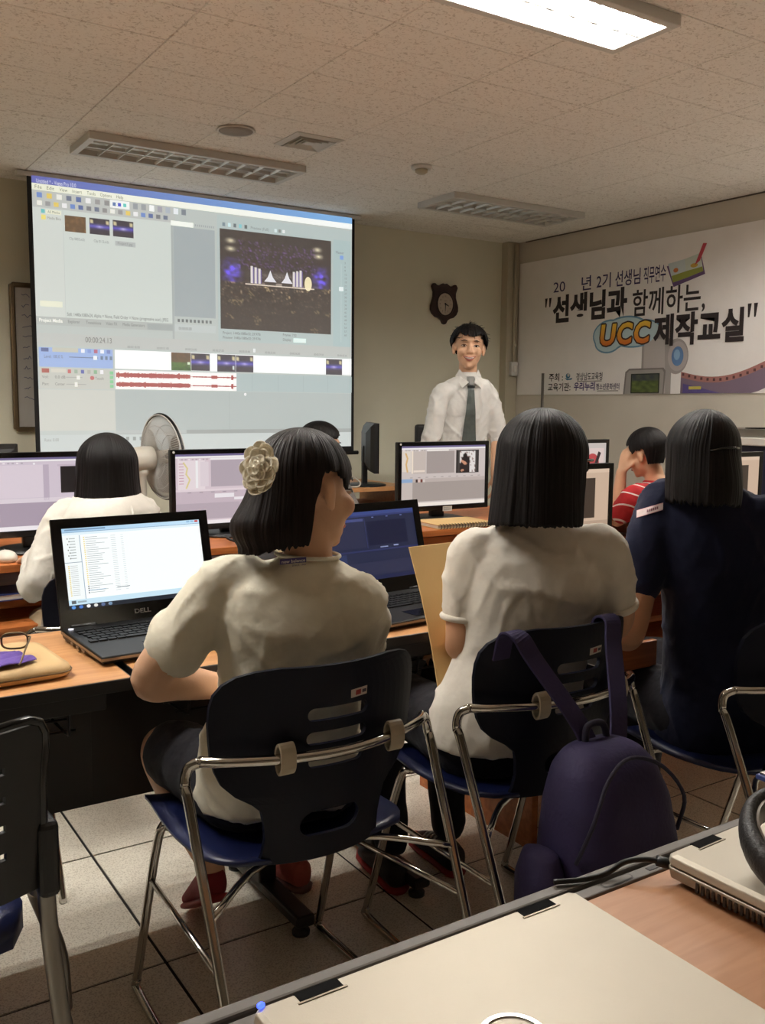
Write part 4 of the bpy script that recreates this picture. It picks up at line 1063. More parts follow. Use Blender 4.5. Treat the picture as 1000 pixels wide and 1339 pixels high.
for k in range(110):
    q = 2*PI*k/110; rd = a1*math.cos(q)+b1*math.sin(q)
    for sg in (-1, 1): g.tube([c0+rd*.035+ax*sg*.058, c0+rd*.10+ax*sg*.052, c0+rd*.17+ax*sg*.03, c0+rd*.2], .0012, 4)
g.build('wire_guard', M['fixture'], t, kind='stuff', smooth=True)
MB().tube([c0+(a1*math.cos(q)+b1*math.sin(q))*.203 for q in [2*PI*k/48 for k in range(48)]], .006, 8, closed=True).build('guard_rim', M['blackplastic'], t, smooth=True)
for k in range(3):
    q = 2*PI*k/3+.4; rings = []
    for i in range(7):
        r = .03+.145*i/6; wd = .5*math.sin(PI*(.18+.7*i/6)); tw = .6-.35*i/6
        ring = []
        for e in (-1, -.33, .33, 1):
            an = q+e*wd; ring.append(c0+(a1*math.cos(an)+b1*math.sin(an))*r+ax*(e*tw*.035))
        rings.append(ring+[p+ax*.002 for p in ring[::-1]])
    MB().ring_loft(rings).build('fan_blade', M['smokeplastic'], t, smooth=True)
MB().lathe([(.001, .066), (.03, .06), (.034, .03), (.03, -.03), (.001, -.03)], c=c0, n=20, M=A3).build('hub_cap', M['fanwhite'], t, smooth=True)

# ---------------------------------------------------------------- open laptops
def ui_white(S):
    S.rect(0, 0, 1, 1, (246, 250, 250), 0); S.grad(0, 0, 1, .055, (168, 204, 232), (196, 226, 246), 1); S.rect(.02, .012, .3, .03, (120, 150, 180), 2); S.rect(0, .055, 1, .085, (222, 238, 246), 1); S.rect(.0, .048, 1, .052, (90, 120, 150), 2)
    for k, c in enumerate(((150, 190, 220), (150, 190, 220), (200, 60, 50))): S.rect(.9+.032*k, .006, .925+.032*k, .03, c, 3)
    S.rect(0, .09, .115, .88, (240, 246, 246), 1); S.rect(.115, .09, .12, .88, (150, 170, 190), 2); S.rect(0, .42, .115, .426, (110, 130, 150), 2)
    for k in range(8): S.rect(.03+.01*(k % 2), .12+.035*k, .037+.01*(k % 2), .135+.035*k, (110, 110, 100), 2); S.rect(.045, .123+.035*k, .085, .133+.035*k, (170, 176, 176), 2)
    for k in range(16): S.rect(.02, .46+.024*k, .03, .474+.024*k, (232, 210, 130), 2); S.rect(.035, .463+.024*k, .085, .47+.024*k, (196, 200, 200), 2)
    random.seed(8)
    for k in range(27):
        S.rect(.14, .115+.0265*k, .15, .13+.0265*k, (236, 216, 140) if k < 23 else (120, 120, 120), 2); S.rect(.155, .12+.0265*k, .155+random.uniform(.06, .16), .126+.0265*k, (166, 172, 174), 2)
        S.rect(.33, .12+.0265*k, .365, .126+.0265*k, (198, 204, 206), 2); S.rect(.40, .12+.0265*k, .42, .126+.0265*k, (206, 212, 214), 2)
    S.rect(.14, .78, .26, .785, (90, 150, 190), 3); S.rect(.34, .775, .43, .782, (80, 100, 110), 3)
    S.rect(.0, .88, 1, .945, (198, 226, 240), 1); S.rect(.02, .89, .05, .93, (90, 96, 100), 2); S.rect(.06, .9, .12, .92, (150, 170, 180), 2)
    S.rect(0, .945, 1, 1, (26, 34, 46), 1)
    for k, c in enumerate(((90, 150, 220), (70, 120, 200), (240, 240, 240), (226, 226, 220), (90, 110, 150), (110, 140, 170))): S.disc(.03+.05*k, .972, .014, .02, c, 2, 14)
def ui_dim(S):
    S.rect(0, 0, 1, 1, (36, 42, 70), 0); S.rect(0, 0, 1, .05, (64, 78, 136), 1); S.rect(0, .05, 1, .075, (52, 62, 116), 1)
    S.rect(.03, .10, .46, .14, (74, 82, 134), 2); S.rect(.04, .15, .46, .52, (44, 48, 76), 1); S.rect(.49, .15, .9, .50, (20, 26, 56), 2); S.rect(.47, .09, .475, .54, (58, 66, 116), 2)
    for k in range(3): S.rect(.55+.15*k, .085, .57+.15*k, .1, (110, 124, 180), 2)
    S.rect(.6, .53, .68, .545, (150, 160, 200), 2); S.rect(.74, .52, .79, .54, (150, 160, 200), 2); S.rect(0, .56, 1, .585, (46, 54, 98), 1)
    S.rect(0, .60, .25, .72, (50, 60, 98), 1); S.rect(.25, .6, 1, .72, (38, 44, 72), 1); S.rect(0, .74, 1, .93, (46, 50, 78), 1); S.rect(.1, .58, .104, .7, (200, 204, 226), 2)
    S.rect(0, .95, 1, 1, (30, 38, 76), 1); S.rect(.0, .96, .1, .985, (206, 210, 226), 2)
def open_laptop(label, hx, hy, z, rz, ui, m, tilt=14):
    w, d, hl = .405, .275, .262
    t = thing('open_laptop', label, 'laptop', (hx, hy, z), rz, 'open black laptops')
    MB().ring_loft([[(-w/2+.006, -d+.006, .004), (w/2-.006, -d+.006, .004), (w/2-.004, 0, .004), (-w/2+.004, 0, .004)], [(-w/2, -d, .016), (w/2, -d, .016), (w/2, .004, .022), (-w/2, .004, .022)], [(-w/2+.002, -d+.002, .021), (w/2-.002, -d+.002, .021), (w/2-.002, .002, .029), (-w/2+.002, .002, .029)]]).build('base', M['blackplastic'], t, bevel=.002)
    MB().ring_loft([[(-w/2-.0006, -d-.0006, .012), (w/2+.0006, -d-.0006, .012), (w/2+.0006, .003, .016), (-w/2-.0006, .003, .016)], [(-w/2-.0008, -d-.0008, .018), (w/2+.0008, -d-.0008, .018), (w/2+.0008, .003, .024), (-w/2-.0008, .003, .024)]], cap=False).build('side_trim', M['alu'], t)
    deck = lambda y: .0212+(y+d)/d*.0078
    mb = MB()
    for r in range(6):
        yy = -.045-.0195*r; hgt = .0155 if r else .010
        n = 17; off = (0, .0, .006, .009, .013, 0)[r]
        for c in range(n):
            if r == 5 and 4 <= c <= 8:
                if c != 6: continue
                mb.box((-.178+.0215*6+off, yy, deck(yy)+.0012), (.10, hgt, .003)); continue
            mb.box((-.175+.0215*c+off, yy, deck(yy)+.0012), (.0182, hgt, .003))
    mb.build('keyboard', M['blackplastic'], t, kind='stuff')
    MB().box((-.03, -.225, deck(-.225)+.0006), (.105, .06, .0012)).build('touchpad', M['gloss'], t, bevel=.001)
    for x, y, sz in ((-.19, -.03, .006), (-.184, -.022, .004), (-.178, -.03, .003)): pass
    MB().lathe([(.001, 0), (.006, 0), (.006, .002), (.001, .002)], c=(-.187, -.022, deck(-.02)+.0005), n=14).build('power_button', M['whiteled'], t)
    for k, (a, b) in enumerate(((.16, .02), (.12, .018), (.08, .014))): MB().box((-w/2-.001, -a, .0105), (.002, b, .006)).build('port', M['alu'], t)
    # lid
    ld = Matrix.Rotation(R(-tilt), 3, 'X'); h0 = V((0, .002, .027)); n = ld @ V((0, -1, 0)); up = ld @ V((0, 0, 1))
    P = lambda x, zz, off: h0+V((x, 0, 0))+up*zz+n*off
    q = lambda e, f_, off: [P(-w/2+e, .0+f_, off), P(w/2-e, .0+f_, off), P(w/2-e, hl-f_, off), P(-w/2+e, hl-f_, off)]
    MB().ring_loft([q(.002, .002, -.009), q(0, 0, -.006), q(0, 0, 0)]).build('lid', M['blackplastic'], t, bevel=.002)
    bx, bt_, bb = .024, .024, .042
    inn = lambda off: [P(-w/2+bx, bb, off), P(w/2-bx, bb, off), P(w/2-bx, hl-bt_, off), P(-w/2+bx, hl-bt_, off)]
    MB().ring_loft([q(0, 0, 0), q(.0005, .0005, .0025), inn(.0025), inn(.0002)], cap=False).build('bezel', M['gloss'], t)
    S = Sheet(P(-w/2+bx, hl-bt_, .0004), V((w-2*bx, 0, 0)), up*-(hl-bt_-bb), n, .0003); ui(S); S.build('display', m, t)
    S = Sheet(P(-.03, .03, .0026), V((.06, 0, 0)), up*-.018, n, .0003); S.text('DELL', .15, .8, .62, (122, 118, 112), 1, w=.7, bold=.02); S.build('maker_lettering', M['print'], t)
    for s in (-1, 1): MB().tube([(s*.15-.03, .003, .028), (s*.15+.03, .003, .028)], .007, 12).build('hinge', M['blackplastic'], t, smooth=True)
    return t
open_laptop('open black laptop with a bright white file list, left of the girl with the flower', .742, 2.235, .72, R(3), ui_white, M['lcdhi'])
open_laptop('open black laptop with a dim blue screen, right of the girl with the flower', 1.405, 2.19, .72, R(7), ui_dim, M['lcd'])

# ---------------------------------------------------------------- closed silver laptops in the foreground
def closed_laptop(label, cx, cy, w, d, th, rz, led):
    t = thing('closed_laptop', label, 'laptop', (cx, cy, .72), rz, 'closed silver laptops')
    rr = lambda e, z, c=.014: [p+(z,) for p in [(w/2-e-c, -d/2+e), (w/2-e-.3*c, -d/2+e+.3*c), (w/2-e, -d/2+e+c), (w/2-e, d/2-e-c*.4), (w/2-e-c*.4, d/2-e), (-w/2+e+c*.4, d/2-e), (-w/2+e, d/2-e-c*.4), (-w/2+e, -d/2+e+c), (-w/2+e+.3*c, -d/2+e+.3*c), (-w/2+e+c, -d/2+e)]]
    MB().ring_loft([rr(.012, .003), rr(.002, .009), rr(0, th*.52), rr(.001, th*.58)]).build('base', M['silverbase'], t, bevel=.001)
    MB().ring_loft([rr(.002, th*.61), rr(0, th*.70), rr(.001, th*.9), rr(.006, th)]).build('lid', M['silverlid'], t, bevel=.0015)
    MB().box((0, 0, th*.595), (w-.012, d-.012, th*.05)).build('seam', M['blackplastic'], t)
    for s in (-1, 1):
        x = s*(w/2-.062)
        MB().box((x, d/2-.0105, th-.0012), (.044, .013, .004)).build('hinge_slot', M['slot'], t)
        MB().box((x, d/2-.019, th+.0003), (.05, .0022, .0012)).build('hinge_trim', M['silverbase'], t)
    for sd in (-1,):
        for k in range(14): MB().box((sd*(w/2-.0004), d/2-.045-.0072*k, th*.33), (.0022, .0036, th*.3)).build('vent_slot', M['gloss'], t)
        MB().box((sd*(w/2-.0004), d/2-.18, th*.33), (.002, .026, th*.22)).build('port', M['gloss'], t)
    ring = []
    for a, z in ((.0295, th+.0), (.0295, th+.0014), (.0255, th+.0014), (.0255, th)):
        ring.append([(a*math.cos(2*PI*k/40)-.023, a*math.sin(2*PI*k/40)-.022, z) for k in range(40)])
    MB().ring_loft(ring, cap=False, closed=True).build('badge_ring', M['chrome'], t, smooth=False)
    S = Sheet((-.0475, -.010, th+.0008), (.049, 0, 0), (0, -.024, 0), (0, 0, 1), .0004); S.text('DELL', .06, .86, .72, (44, 40, 38), 1, w=.88, bold=.03); S.build('badge_lettering', M['print'], t)
    if led: MB().ell((-w/2+.008, d/2-.004, th+.001), (.004, .003, .003), nu=10, nv=6).build('power_light', M['blueled'], t, smooth=True)
    return t
closed_laptop('closed silver laptop with a round badge, lowest in the photo', .513, .57, .385, .262, .036, 0, True)
closed_laptop('closed silver laptop under the black headphones at the right edge', 1.045, .575, .37, .262, .038, R(2), False)
t = thing('laptop_power_cable', 'black power plug and cable behind the laptop with headphones', 'cable', (0, 0, 0))
MB().tube([(.869, .70, .738), (.855, .712, .742)], .0065, 10).build('plug', M['blackplastic'], t, smooth=True)
MB().tube([(.857, .71, .741), (.845, .722, .742), (.825, .735, .738), (.80, .742, .727), (.77, .752, .7235), (.74, .765, .7235)], .0034, 8, 6).build('cord', M['cable'], t, smooth=True)

# headphones lying on the right laptop
t = thing('headphones', 'black padded headphones lying on the silver laptop at the right edge', 'headphones', (.958, .566, .758))
hr = Matrix.Rotation(R(38), 3, 'X') @ Matrix.Rotation(R(8), 3, 'Z')
C0 = V((.0, .0, .012))
def hp(a, r, off=0): return C0 + V((r*math.cos(a), r*math.sin(a)*.86, 0)) + V((0, 0, .014+.030*max(0, math.sin(a))+off))
arc = [R(-30)+R(240)*k/28 for k in range(29)]
rings = []
for i, a in enumerate(arc):
    c = hp(a, .088); rd = V((math.cos(a), math.sin(a)*.86, 0)).normalized(); zz = V((0, 0, 1))
    rings.append([c+rd*.0105*math.cos(2*PI*k/14)+zz*.021*math.sin(2*PI*k/14) for k in range(14)])
MB().ring_loft(rings).build('headband_pad', M['padded'], t, smooth=True)
rings = []
for a in arc[6:23]:
    c = hp(a, .0775, .002); rd = V((math.cos(a), math.sin(a)*.86, 0)).normalized()
    rings.append([c+rd*x+V((0, 0, z)) for x, z in ((-.0015, -.012), (.0015, -.012), (.0015, .012), (-.0015, .012))])
MB().ring_loft(rings).build('outer_band', M['alu'], t)
for s in (0, 1):
    a = R(-34) if s == 0 else R(214)
    c = hp(a, .09); dv = V((math.cos(a), math.sin(a), 0))
    fr_ = Matrix((V((0, 0, 1)), V((-dv.y, dv.x, 0)), dv)).transposed()
    MB().lathe([(.001, .012), (.026, .012), (.031, .006), (.031, -.012), (.024, -.02), (.001, -.02)], c=c+V((0, 0, .016)), n=26, M=fr_).build('ear_cup', M['blackplastic'], t, smooth=True)
    MB().lathe([(.015, -.018), (.03, -.019), (.033, -.026), (.028, -.034), (.014, -.03)], c=c+V((0, 0, .016)), n=26, M=fr_).build('ear_cushion', M['padded'], t, smooth=True)
o = MB().box((.062, .098, .071), (.06, .03, .007)).build('trim_plate', M['bluebook'], t, bevel=.002); o['label'] = 'blue edged trim plate on the headband'
MB().box((.062, .098, .0755), (.052, .024, .0025)).build('trim_inlay', M['alu'], o, bevel=.0008)

# ---------------------------------------------------------------- pouch, glasses, cloth on the left table
t = thing('tan_pouch', 'tan leatherette laptop pouch on the left edge of the beech table', 'pouch', (.27, 2.02, .72), R(4))
mb = MB(); L_, W_ = .42, .26
rr = lambda e, z, c=.035: [p+(z,) for i in range(4) for p in [((1 if i in (0, 3) else -1)*(L_/2-e-c)+c*math.cos(PI/2*i+PI/2*k/5), (1 if i < 2 else -1)*(W_/2-e-c)+c*math.sin(PI/2*i+PI/2*k/5)) for k in range(6)]]
mb.ring_loft([rr(.012, .001), rr(.002, .006), rr(0, .014), rr(.003, .024), rr(.02, .031), rr(.06, .034)]); mb.build('pouch_body', M['tan'], t, smooth=True)
MB().tube([p[:2]+(.015,) for p in rr(-.0008, 0)], .0016, 6, closed=True).build('zip', M['bronze'], t, smooth=True)
t = thing('eyeglasses', 'dark framed eyeglasses lying on the tan pouch', 'glasses', (.365, 2.04, .762), R(-18))
for s in (-1, 1):
    ring = [(s*.033+.026*math.copysign(abs(math.cos(q))**.7, math.cos(q)), 0.0, .02+.017*math.copysign(abs(math.sin(q))**.7, math.sin(q))) for q in [2*PI*k/24 for k in range(24)]]
    f_ = MB().tube(ring, .0022, 6, closed=True).build('lens_rim', M['bronze'], t, smooth=True)
    MB().ring_loft([[(p[0], y, p[2]) for p in ring] for y in (-.0006, .0006)]).build('lens', M['lens'], f_)
    MB().tube([(s*.06, 0, .028), (s*.065, -.012, .028), (s*.063, -.09, .022), (s*.058, -.12, .006), (s*.055, -.135, .003)], .002, 6, 5).build('temple', M['bronze'], t, smooth=True)
MB().tube([(-.008, 0, .025), (0, .001, .029), (.008, 0, .025)], .0018, 6, 4).build('bridge', M['bronze'], t, smooth=True)
t = thing('purple_cloth', 'crumpled purple lens cloth under the eyeglasses', 'cloth', (.335, 1.965, .7545), R(15))
vs, fs = [], []; n = 16
for j in range(n+1):
    for i in range(n+1):
        x, y_ = -.075+.15*i/n, -.05+.10*j/n
        vs.append((x+.012*noise.noise(V((x*30, y_*30, 1))), y_+.012*noise.noise(V((x*30, y_*30, 5))), .004+.012*abs(noise.noise(V((x*22, y_*26, 2))))))
for j in range(n):
    for i in range(n): a = j*(n+1)+i; fs.append((a, a+1, a+n+2, a+n+1))
o = MB().add(vs, fs).build('cloth', M['purplecloth'], t, smooth=True); solidify(o, .0015)
t = thing('white_tube', 'white glue stick lying on the purple cloth', 'stick', (.325, 2.065, .768), R(24)); t.name = 'white_stick'
MB().lathe([(.001, -.045), (.011, -.045), (.012, -.04), (.012, .02), (.0105, .022), (.0105, .045), (.001, .046)], n=18, M=Matrix.Rotation(PI/2, 3, 'Y')).build('stick_body', M['white'], t, smooth=True)

# envelope held beside the long-haired woman
t = thing('kraft_envelope', 'tall brown kraft envelope held upright by the long-haired woman', 'envelope', (0, 0, 0))
TL, BL = V((1.265, 1.835, .94)), V((1.262, 1.70, .61)); ex = V((.255, .02, .0))
rows = []
for k in range(7):
    p = TL.lerp(BL, k/6); bow = .012*math.sin(PI*k/6)
    rows.append([p+V((0, -bow, 0)), p+ex*.5+V((0, -bow-.006, .002)), p+ex+V((0, -bow, 0)), p+ex+V((0, -bow+.004, 0)), p+ex*.5+V((0, -bow+.006, 0)), p+V((0, -bow+.004, 0))])
MB().ring_loft(rows).build('envelope_body', M['kraft'], t, bevel=.001)
S = Sheet(TL+V((.12, -.004, -.05)), V((.11, .008, 0)), (BL-TL)*.32, V((0, -1, .1)), .0006)
for k in range(8): S.rect(0, .1+.11*k, .8 if k % 2 else 1, .115+.11*k, (150, 122, 80), 14)
S.build('printed_lines', M['print'], t)
# backpack on the second chair
t = thing('backpack', 'purple nylon backpack hanging from the chair of the long-haired woman', 'backpack', (1.295, 1.205, .485))
mb = MB()
rings = []
for z, w, d_, yo in ((-.19, .12, .06, 0), (-.175, .15, .085, -.005), (-.12, .162, .098, -.01), (-.03, .155, .095, -.008), (.06, .14, .085, 0), (.12, .115, .07, .01), (.15, .085, .05, .015), (.16, .05, .03, .018)):
    rings.append([(.9*w*math.copysign(abs(math.cos(q))**.6, math.cos(q)), yo+d_*math.copysign(abs(math.sin(q))**.7, math.sin(q)), z) for q in [2*PI*k/28 for k in range(28)]])
mb.ring_loft(rings); fuse('bag_body', mb, .009, M['purple'], t, 4)
mb = MB(); rings = []
for z, w, d_ in ((-.18, .09, .015), (-.165, .115, .03), (-.11, .12, .036), (-.055, .11, .03), (-.04, .095, .012)):
    rings.append([(w*math.copysign(abs(math.cos(q))**.6, math.cos(q)), -.105+d_*math.copysign(abs(math.sin(q))**.7, math.sin(q)), z) for q in [2*PI*k/24 for k in range(24)]])
mb.ring_loft(rings); fuse('front_pocket', mb, .008, M['purple'], t, 3)
mb = MB(); rings = []
for z, w, d_ in ((-.17, .03, .04), (-.15, .04, .055), (-.06, .04, .055), (-.01, .025, .04)):
    rings.append([(-.165+w*math.cos(q), d_*math.sin(q), z) for q in [2*PI*k/18 for k in range(18)]])
mb.ring_loft(rings); fuse('side_pocket', mb, .008, M['purple'], t, 3)
MB().tube([(-.135, -.06, -.02), (-.12, -.085, .06), (-.07, -.07, .125), (0, -.055, .148), (.07, -.07, .125), (.12, -.085, .06), (.135, -.06, -.02)], .004, 6, 5).build('zip', M['purpledark'], t, smooth=True)
MB().tube([(-.11, -.128, -.055), (0, -.142, -.052), (.11, -.128, -.055)], .0035, 6, 5).build('zip', M['purpledark'], t, smooth=True)
def strap(P_, name):
    Q = catmull(P_, 6); rings = []
    for i, p in enumerate(Q):
        d_ = (Q[min(i+1, len(Q)-1)]-Q[max(i-1, 0)]).normalized(); sd = V((1, .0, 0)); sd = (sd-d_*sd.dot(d_)).normalized(); nn = d_.cross(sd)
        rings.append([p+sd*.021+nn*.003, p-sd*.021+nn*.003, p-sd*.021-nn*.003, p+sd*.021-nn*.003])
    MB().ring_loft(rings).build(name, M['purple'], t, bevel=.0015)
strap([(-.01, .03, .14), (-.03, .06, .20), (-.075, .125, .30), (-.095, .150, .346), (-.10, .182, .346), (-.10, .20, .29)], 'shoulder_strap')
strap([(.06, .03, .14), (.09, .06, .20), (.15, .135, .30), (.17, .160, .346), (.17, .192, .346), (.17, .21, .29)], 'shoulder_strap')
MB().tube([(-.03, .03, .15), (-.02, .035, .185), (.02, .035, .185), (.03, .03, .15)], .007, 8, 6).build('grab_handle', M['purpledark'], t, smooth=True)
# ---------------------------------------------------------------- people
UP = V((0, 0, 1))
def heading(d): return V((math.sin(R(d)), math.cos(R(d)), 0))
def ring(c, r, w, d, n=26, e=2.35):
    r = V(r).normalized(); f = UP.cross(r).normalized(); c = V(c)
    return [c+r*w*math.copysign(abs(math.cos(q))**(2/e), math.cos(q))+f*d*math.copysign(abs(math.sin(q))**(2/e), math.sin(q)) for q in [2*PI*k/n for k in range(n)]]
def axes(h, pitch=0.0, roll=0.0):          # columns right, forward, up of a head that looks along heading h
    f = heading(h); r = f.cross(UP).normalized()
    f2 = (f*math.cos(R(pitch))+UP*math.sin(R(pitch))).normalized(); u = r.cross(f2).normalized()
    r2 = r*math.cos(R(roll))+u*math.sin(R(roll)); u2 = r2.cross(f2).normalized()
    return Matrix((r2, f2, u2)).transposed()

class Person:
    def __init__(s, label, loc, group=None):
        s.loc = V(loc); s.t = thing('person', label, 'person', loc, 0, group); s.bvh = {}
    def shift(s, mb): mb.v = [p-s.loc for p in mb.v]; return mb
    def build(s, name, mb, m, **k): return s.shift(mb).build(name, m, s.t, **k)
    def fuse(s, name, mb, vox, m, it=5, wrinkle=0.0, ws=(12, 12, 6), seed=0.0):
        o = fuse(name, s.shift(mb), vox, m, s.t, it)
        if wrinkle:
            me = o.data
            ns = [v.normal.copy() for v in me.vertices]
            for v, n in zip(me.vertices, ns):
                p = v.co
                q = noise.noise(V((p.x*ws[0]+seed, p.y*ws[1], p.z*ws[2]+p.x*3)))+.5*noise.noise(V((p.x*ws[0]*2.2, p.y*ws[1]*2.2+seed, p.z*ws[2]*2.4-p.y*5)))
                f1 = noise.noise(V((p.x*7+p.z*5+seed, p.y*7-p.z*4, (p.z-p.x)*3.2+seed))); f2 = noise.noise(V((p.x*13-p.z*9, p.y*12+seed, (p.z+p.x)*6)))
                folds = max(0, 1-abs(f1)*5)**2*1.3+max(0, 1-abs(f2)*5)**2*.7-.5
                v.co = p+n*wrinkle*(q*.6+folds)
            me.update()
        return o
    def bvh_of(s, o): return BVHTree.FromPolygons([v.co.copy() for v in o.data.vertices], [tuple(p.vertices) for p in o.data.polygons])
    def decal(s, name, o, sheet, d, m, off=.0015, src=None):      # print a flat sheet onto a garment along d, or away from a point
        b = s.bvh_of(o); d = V(d).normalized()
        for i, p in enumerate(sheet.vs):
            if src is not None: d = (p-V(src)).normalized()
            l = (p-sheet.o).dot(sheet.n); q = p-s.loc-d*.3
            hit = b.ray_cast(q, d)
            if hit[0]: sheet.vs[i] = hit[0]-d*(off+l)
            else: sheet.vs[i] = p-s.loc
        return sheet.build(name, m, s.t)

def add_head(mb, c, A, s=1.0, ears=True, nose=1.0):
    c = V(c); T = lambda x, y, z: c+A @ V((x*s, y*s, z*s)); q = lambda *r: tuple(k*s for k in r)
    mb.ell(T(0, -.012, .032), q(.074, .092, .083), A, 24, 16)
    mb.ell(T(0, .028, -.03), q(.062, .062, .075), A, 22, 14)
    mb.ell(T(0, .04, -.075), q(.044, .046, .036), A); mb.ell(T(0, .068, -.098), q(.02, .018, .016), A)
    mb.limb([(T(0, .084, .012), .007*s), (T(0, .084+.009*nose, -.012), .008*s), (T(0, .084+.014*nose, -.03), .0105*s)], 10, 3)
    for k in (-1, 1):
        mb.ell(T(k*.012, .084+.010*nose, -.034), q(.009, .009, .0075), A, 10, 8); mb.ell(T(k*.038, .062, -.028), q(.026, .025, .026), A)
        if ears:
            mb.ell(T(k*.078, -.008, -.006), q(.009, .019, .031), A @ Matrix.Rotation(R(18*k), 3, 'Z'), 12, 10)
            mb.ell(T(k*.076, -.001, -.03), q(.007, .01, .01), A, 10, 8)
    mb.ell(T(0, .074, .026), q(.046, .018, .012), A); mb.ell(T(0, .082, -.062), q(.024, .012, .014), A)
def add_face(P, c, A, s=1.0, smile=False, hair_m=None):
    c = V(c); T = lambda x, y, z: c+A @ V((x*s, y*s, z*s)); q = lambda *r: tuple(k*s for k in r)
    for k in (-1, 1):
        e = P.build('eye', MB().ell(T(k*.031, .0800, -.001), q(.0135, .006, .0042), A, 14, 8), M['eyewhite'], smooth=True)
        o = P.shift(MB().ell(T(k*.031, .0848, -.001), q(.0058, .0025, .0048), A, 12, 8)).build('iris', M['iris'], e, smooth=True)
        P.build('eyelid', MB().tube([T(k*.031-.0145, .0800, -.0005), T(k*.031-.007, .0862, .0042), T(k*.031+.004, .0868, .0048), T(k*.031+.0145, .0795, .0002)], .0017*s, 6, 4), M['iris'], smooth=True)
        P.build('eyebrow', MB().tube([T(k*.016, .0935, .023), T(k*.033, .0895, .0265), T(k*.05, .076, .022)], [.0016*s, .0026*s, .0008*s], 6, 5), hair_m or M['hair'], smooth=True)
    w = .033 if smile else .02; up = .009 if smile else .0
    P.build('upper_lip', MB().tube([T(-w, .082, -.060+up), T(-.008, .0945, -.0585), T(0, .096, -.0595), T(.008, .0945, -.0585), T(w, .082, -.060+up)], [.0012*s, .0035*s, .0012*s], 8, 5), M['lip'], smooth=True)
    P.build('lower_lip', MB().tube([T(-w, .081, -.061+up), T(-.01, .0925, -.0705), T(.01, .0925, -.0705), T(w, .081, -.061+up)], [.001*s, .0045*s, .001*s], 8, 5), M['lip'], smooth=True)
    if smile: P.build('teeth', MB().tube([T(-.023, .086, -.0585), T(0, .0955, -.0640), T(.023, .086, -.0585)], [.0012*s, .0042*s, .0012*s], 8, 5), M['eyewhite'], smooth=True)
def add_hand(mb, w, d, palm, side, curl=0.5, s=1.0):
    """hand at wrist w pointing along d, palm facing palm; side +1 puts the thumb towards d x palm"""
    d = V(d).normalized(); p = V(palm); p = (p-d*p.dot(d)).normalized(); x = d.cross(p).normalized()*side
    A = Matrix((x, d, p)).transposed(); w = V(w)
    T = lambda a, b, c: w+A @ V((a*s, b*s, c*s))
    mb.limb([(w-d*.02*s, .024*s), (T(0, .015, 0), .022*s)], 12, 3)
    mb.ell(T(0, .05, .002), (.037*s, .05*s, .0155*s), A, 18, 12); mb.ell(T(.022, .035, .008), (.018*s, .03*s, .014*s), A)
    for k, (a, l) in enumerate(((.028, .072), (.0095, .080), (-.0095, .074), (-.0275, .058))):
        fan = a*.35; b0 = .088-abs(a)*.2; c1 = curl
        p0 = T(a*.9, b0-.02, 0); p1 = T(a, b0, .0)
        def step(q, ang, ln): return q+A @ V((fan*ln/.07*s, math.cos(ang)*ln*s, math.sin(ang)*ln*s))
        p2 = step(p1, c1*.6, l*.45); p3 = step(p2, c1*1.5, l*.32); p4 = step(p3, c1*2.2, l*.23)
        mb.limb([(p0, .0085*s), (p1, .0088*s), (p2, .0082*s), (p3, .0074*s), (p4, .0062*s)], 10, 3)
    mb.limb([(T(.024, .02, .004), .012*s), (T(.046, .045, .014), .0105*s), (T(.056, .068, .024), .009*s), (T(.058, .088, .034), .0075*s)], 10, 4)

def hair_shell(P, name, m, c, A, rad, bottom, flare=lambda f, z: 1.0, groove=.03, nphi=200, nu=40, thick=.014, seed=1.0, rag=.01, lift=0.0, k1=14.0):
    c = V(c); rx, ry, rz = rad; right, fwd, up = A.col[0], A.col[1], A.col[2]
    vs, uvs, fs = [], [], []
    for i in range(nphi):
        phi = 2*PI*i/nphi; cp, sp = math.cos(phi), math.sin(phi)
        g = noise.noise(V((cp*k1*.5, sp*k1*.5, seed)))*.9+noise.noise(V((cp*k1*1.6, sp*k1*1.6, seed+5)))*.6+noise.noise(V((cp*k1*3.6, sp*k1*3.6, seed+9)))*.35
        zb = bottom(math.degrees(phi) if phi <= PI else math.degrees(phi)-360)+rag*noise.noise(V((cp*k1*2, sp*k1*2, seed+3)))
        outer, inner = [], []
        tmax = math.acos(max(-1, min(1, zb/rz))) if zb >= 0 else PI/2 - zb/rz
        for j in range(nu+1):
            tt = max(1e-3, tmax*j/nu)
            if tt < PI/2: h, z = math.sin(tt), math.cos(tt)*rz
            else: z = -(tt-PI/2)*rz; h = flare(math.degrees(phi) if phi <= PI else math.degrees(phi)-360, z)
            ramp = min(1, j/(nu*.35)); wob = 1+groove*g*ramp*(1+.35*math.sin(j*.35+g*3))
            for lst, th in ((outer, 0), (inner, thick*(1-.55*j/nu))):
                hx, hy = max(1e-4, rx*wob-th)*h, max(1e-4, ry*wob-th)*h
                zz = z-(th if j < nu*.6 else th*(1-(j/nu-.6)/.4))*(1 if z > 0 else .3)
                p = c+right*sp*hx+fwd*cp*hy
                p = p+(up*zz if zz > 0 else UP*zz)
                lst.append(p)
        prof = outer+inner[::-1]
        vs += prof; uvs += [(i/nphi, k/(2*nu+1)) for k in range(len(prof))]
    n = 2*(nu+1)
    for i in range(nphi):
        j = (i+1) % nphi
        for k in range(n-1): fs.append((i*n+k, i*n+k+1, j*n+k+1, j*n+k))
    o = P.build(name, MB().add(vs, fs), m, smooth=True)
    uv = o.data.uv_layers.new(name='UVMap')
    for l in o.data.loops: uv.data[l.index].uv = uvs[l.vertex_index]
    return o
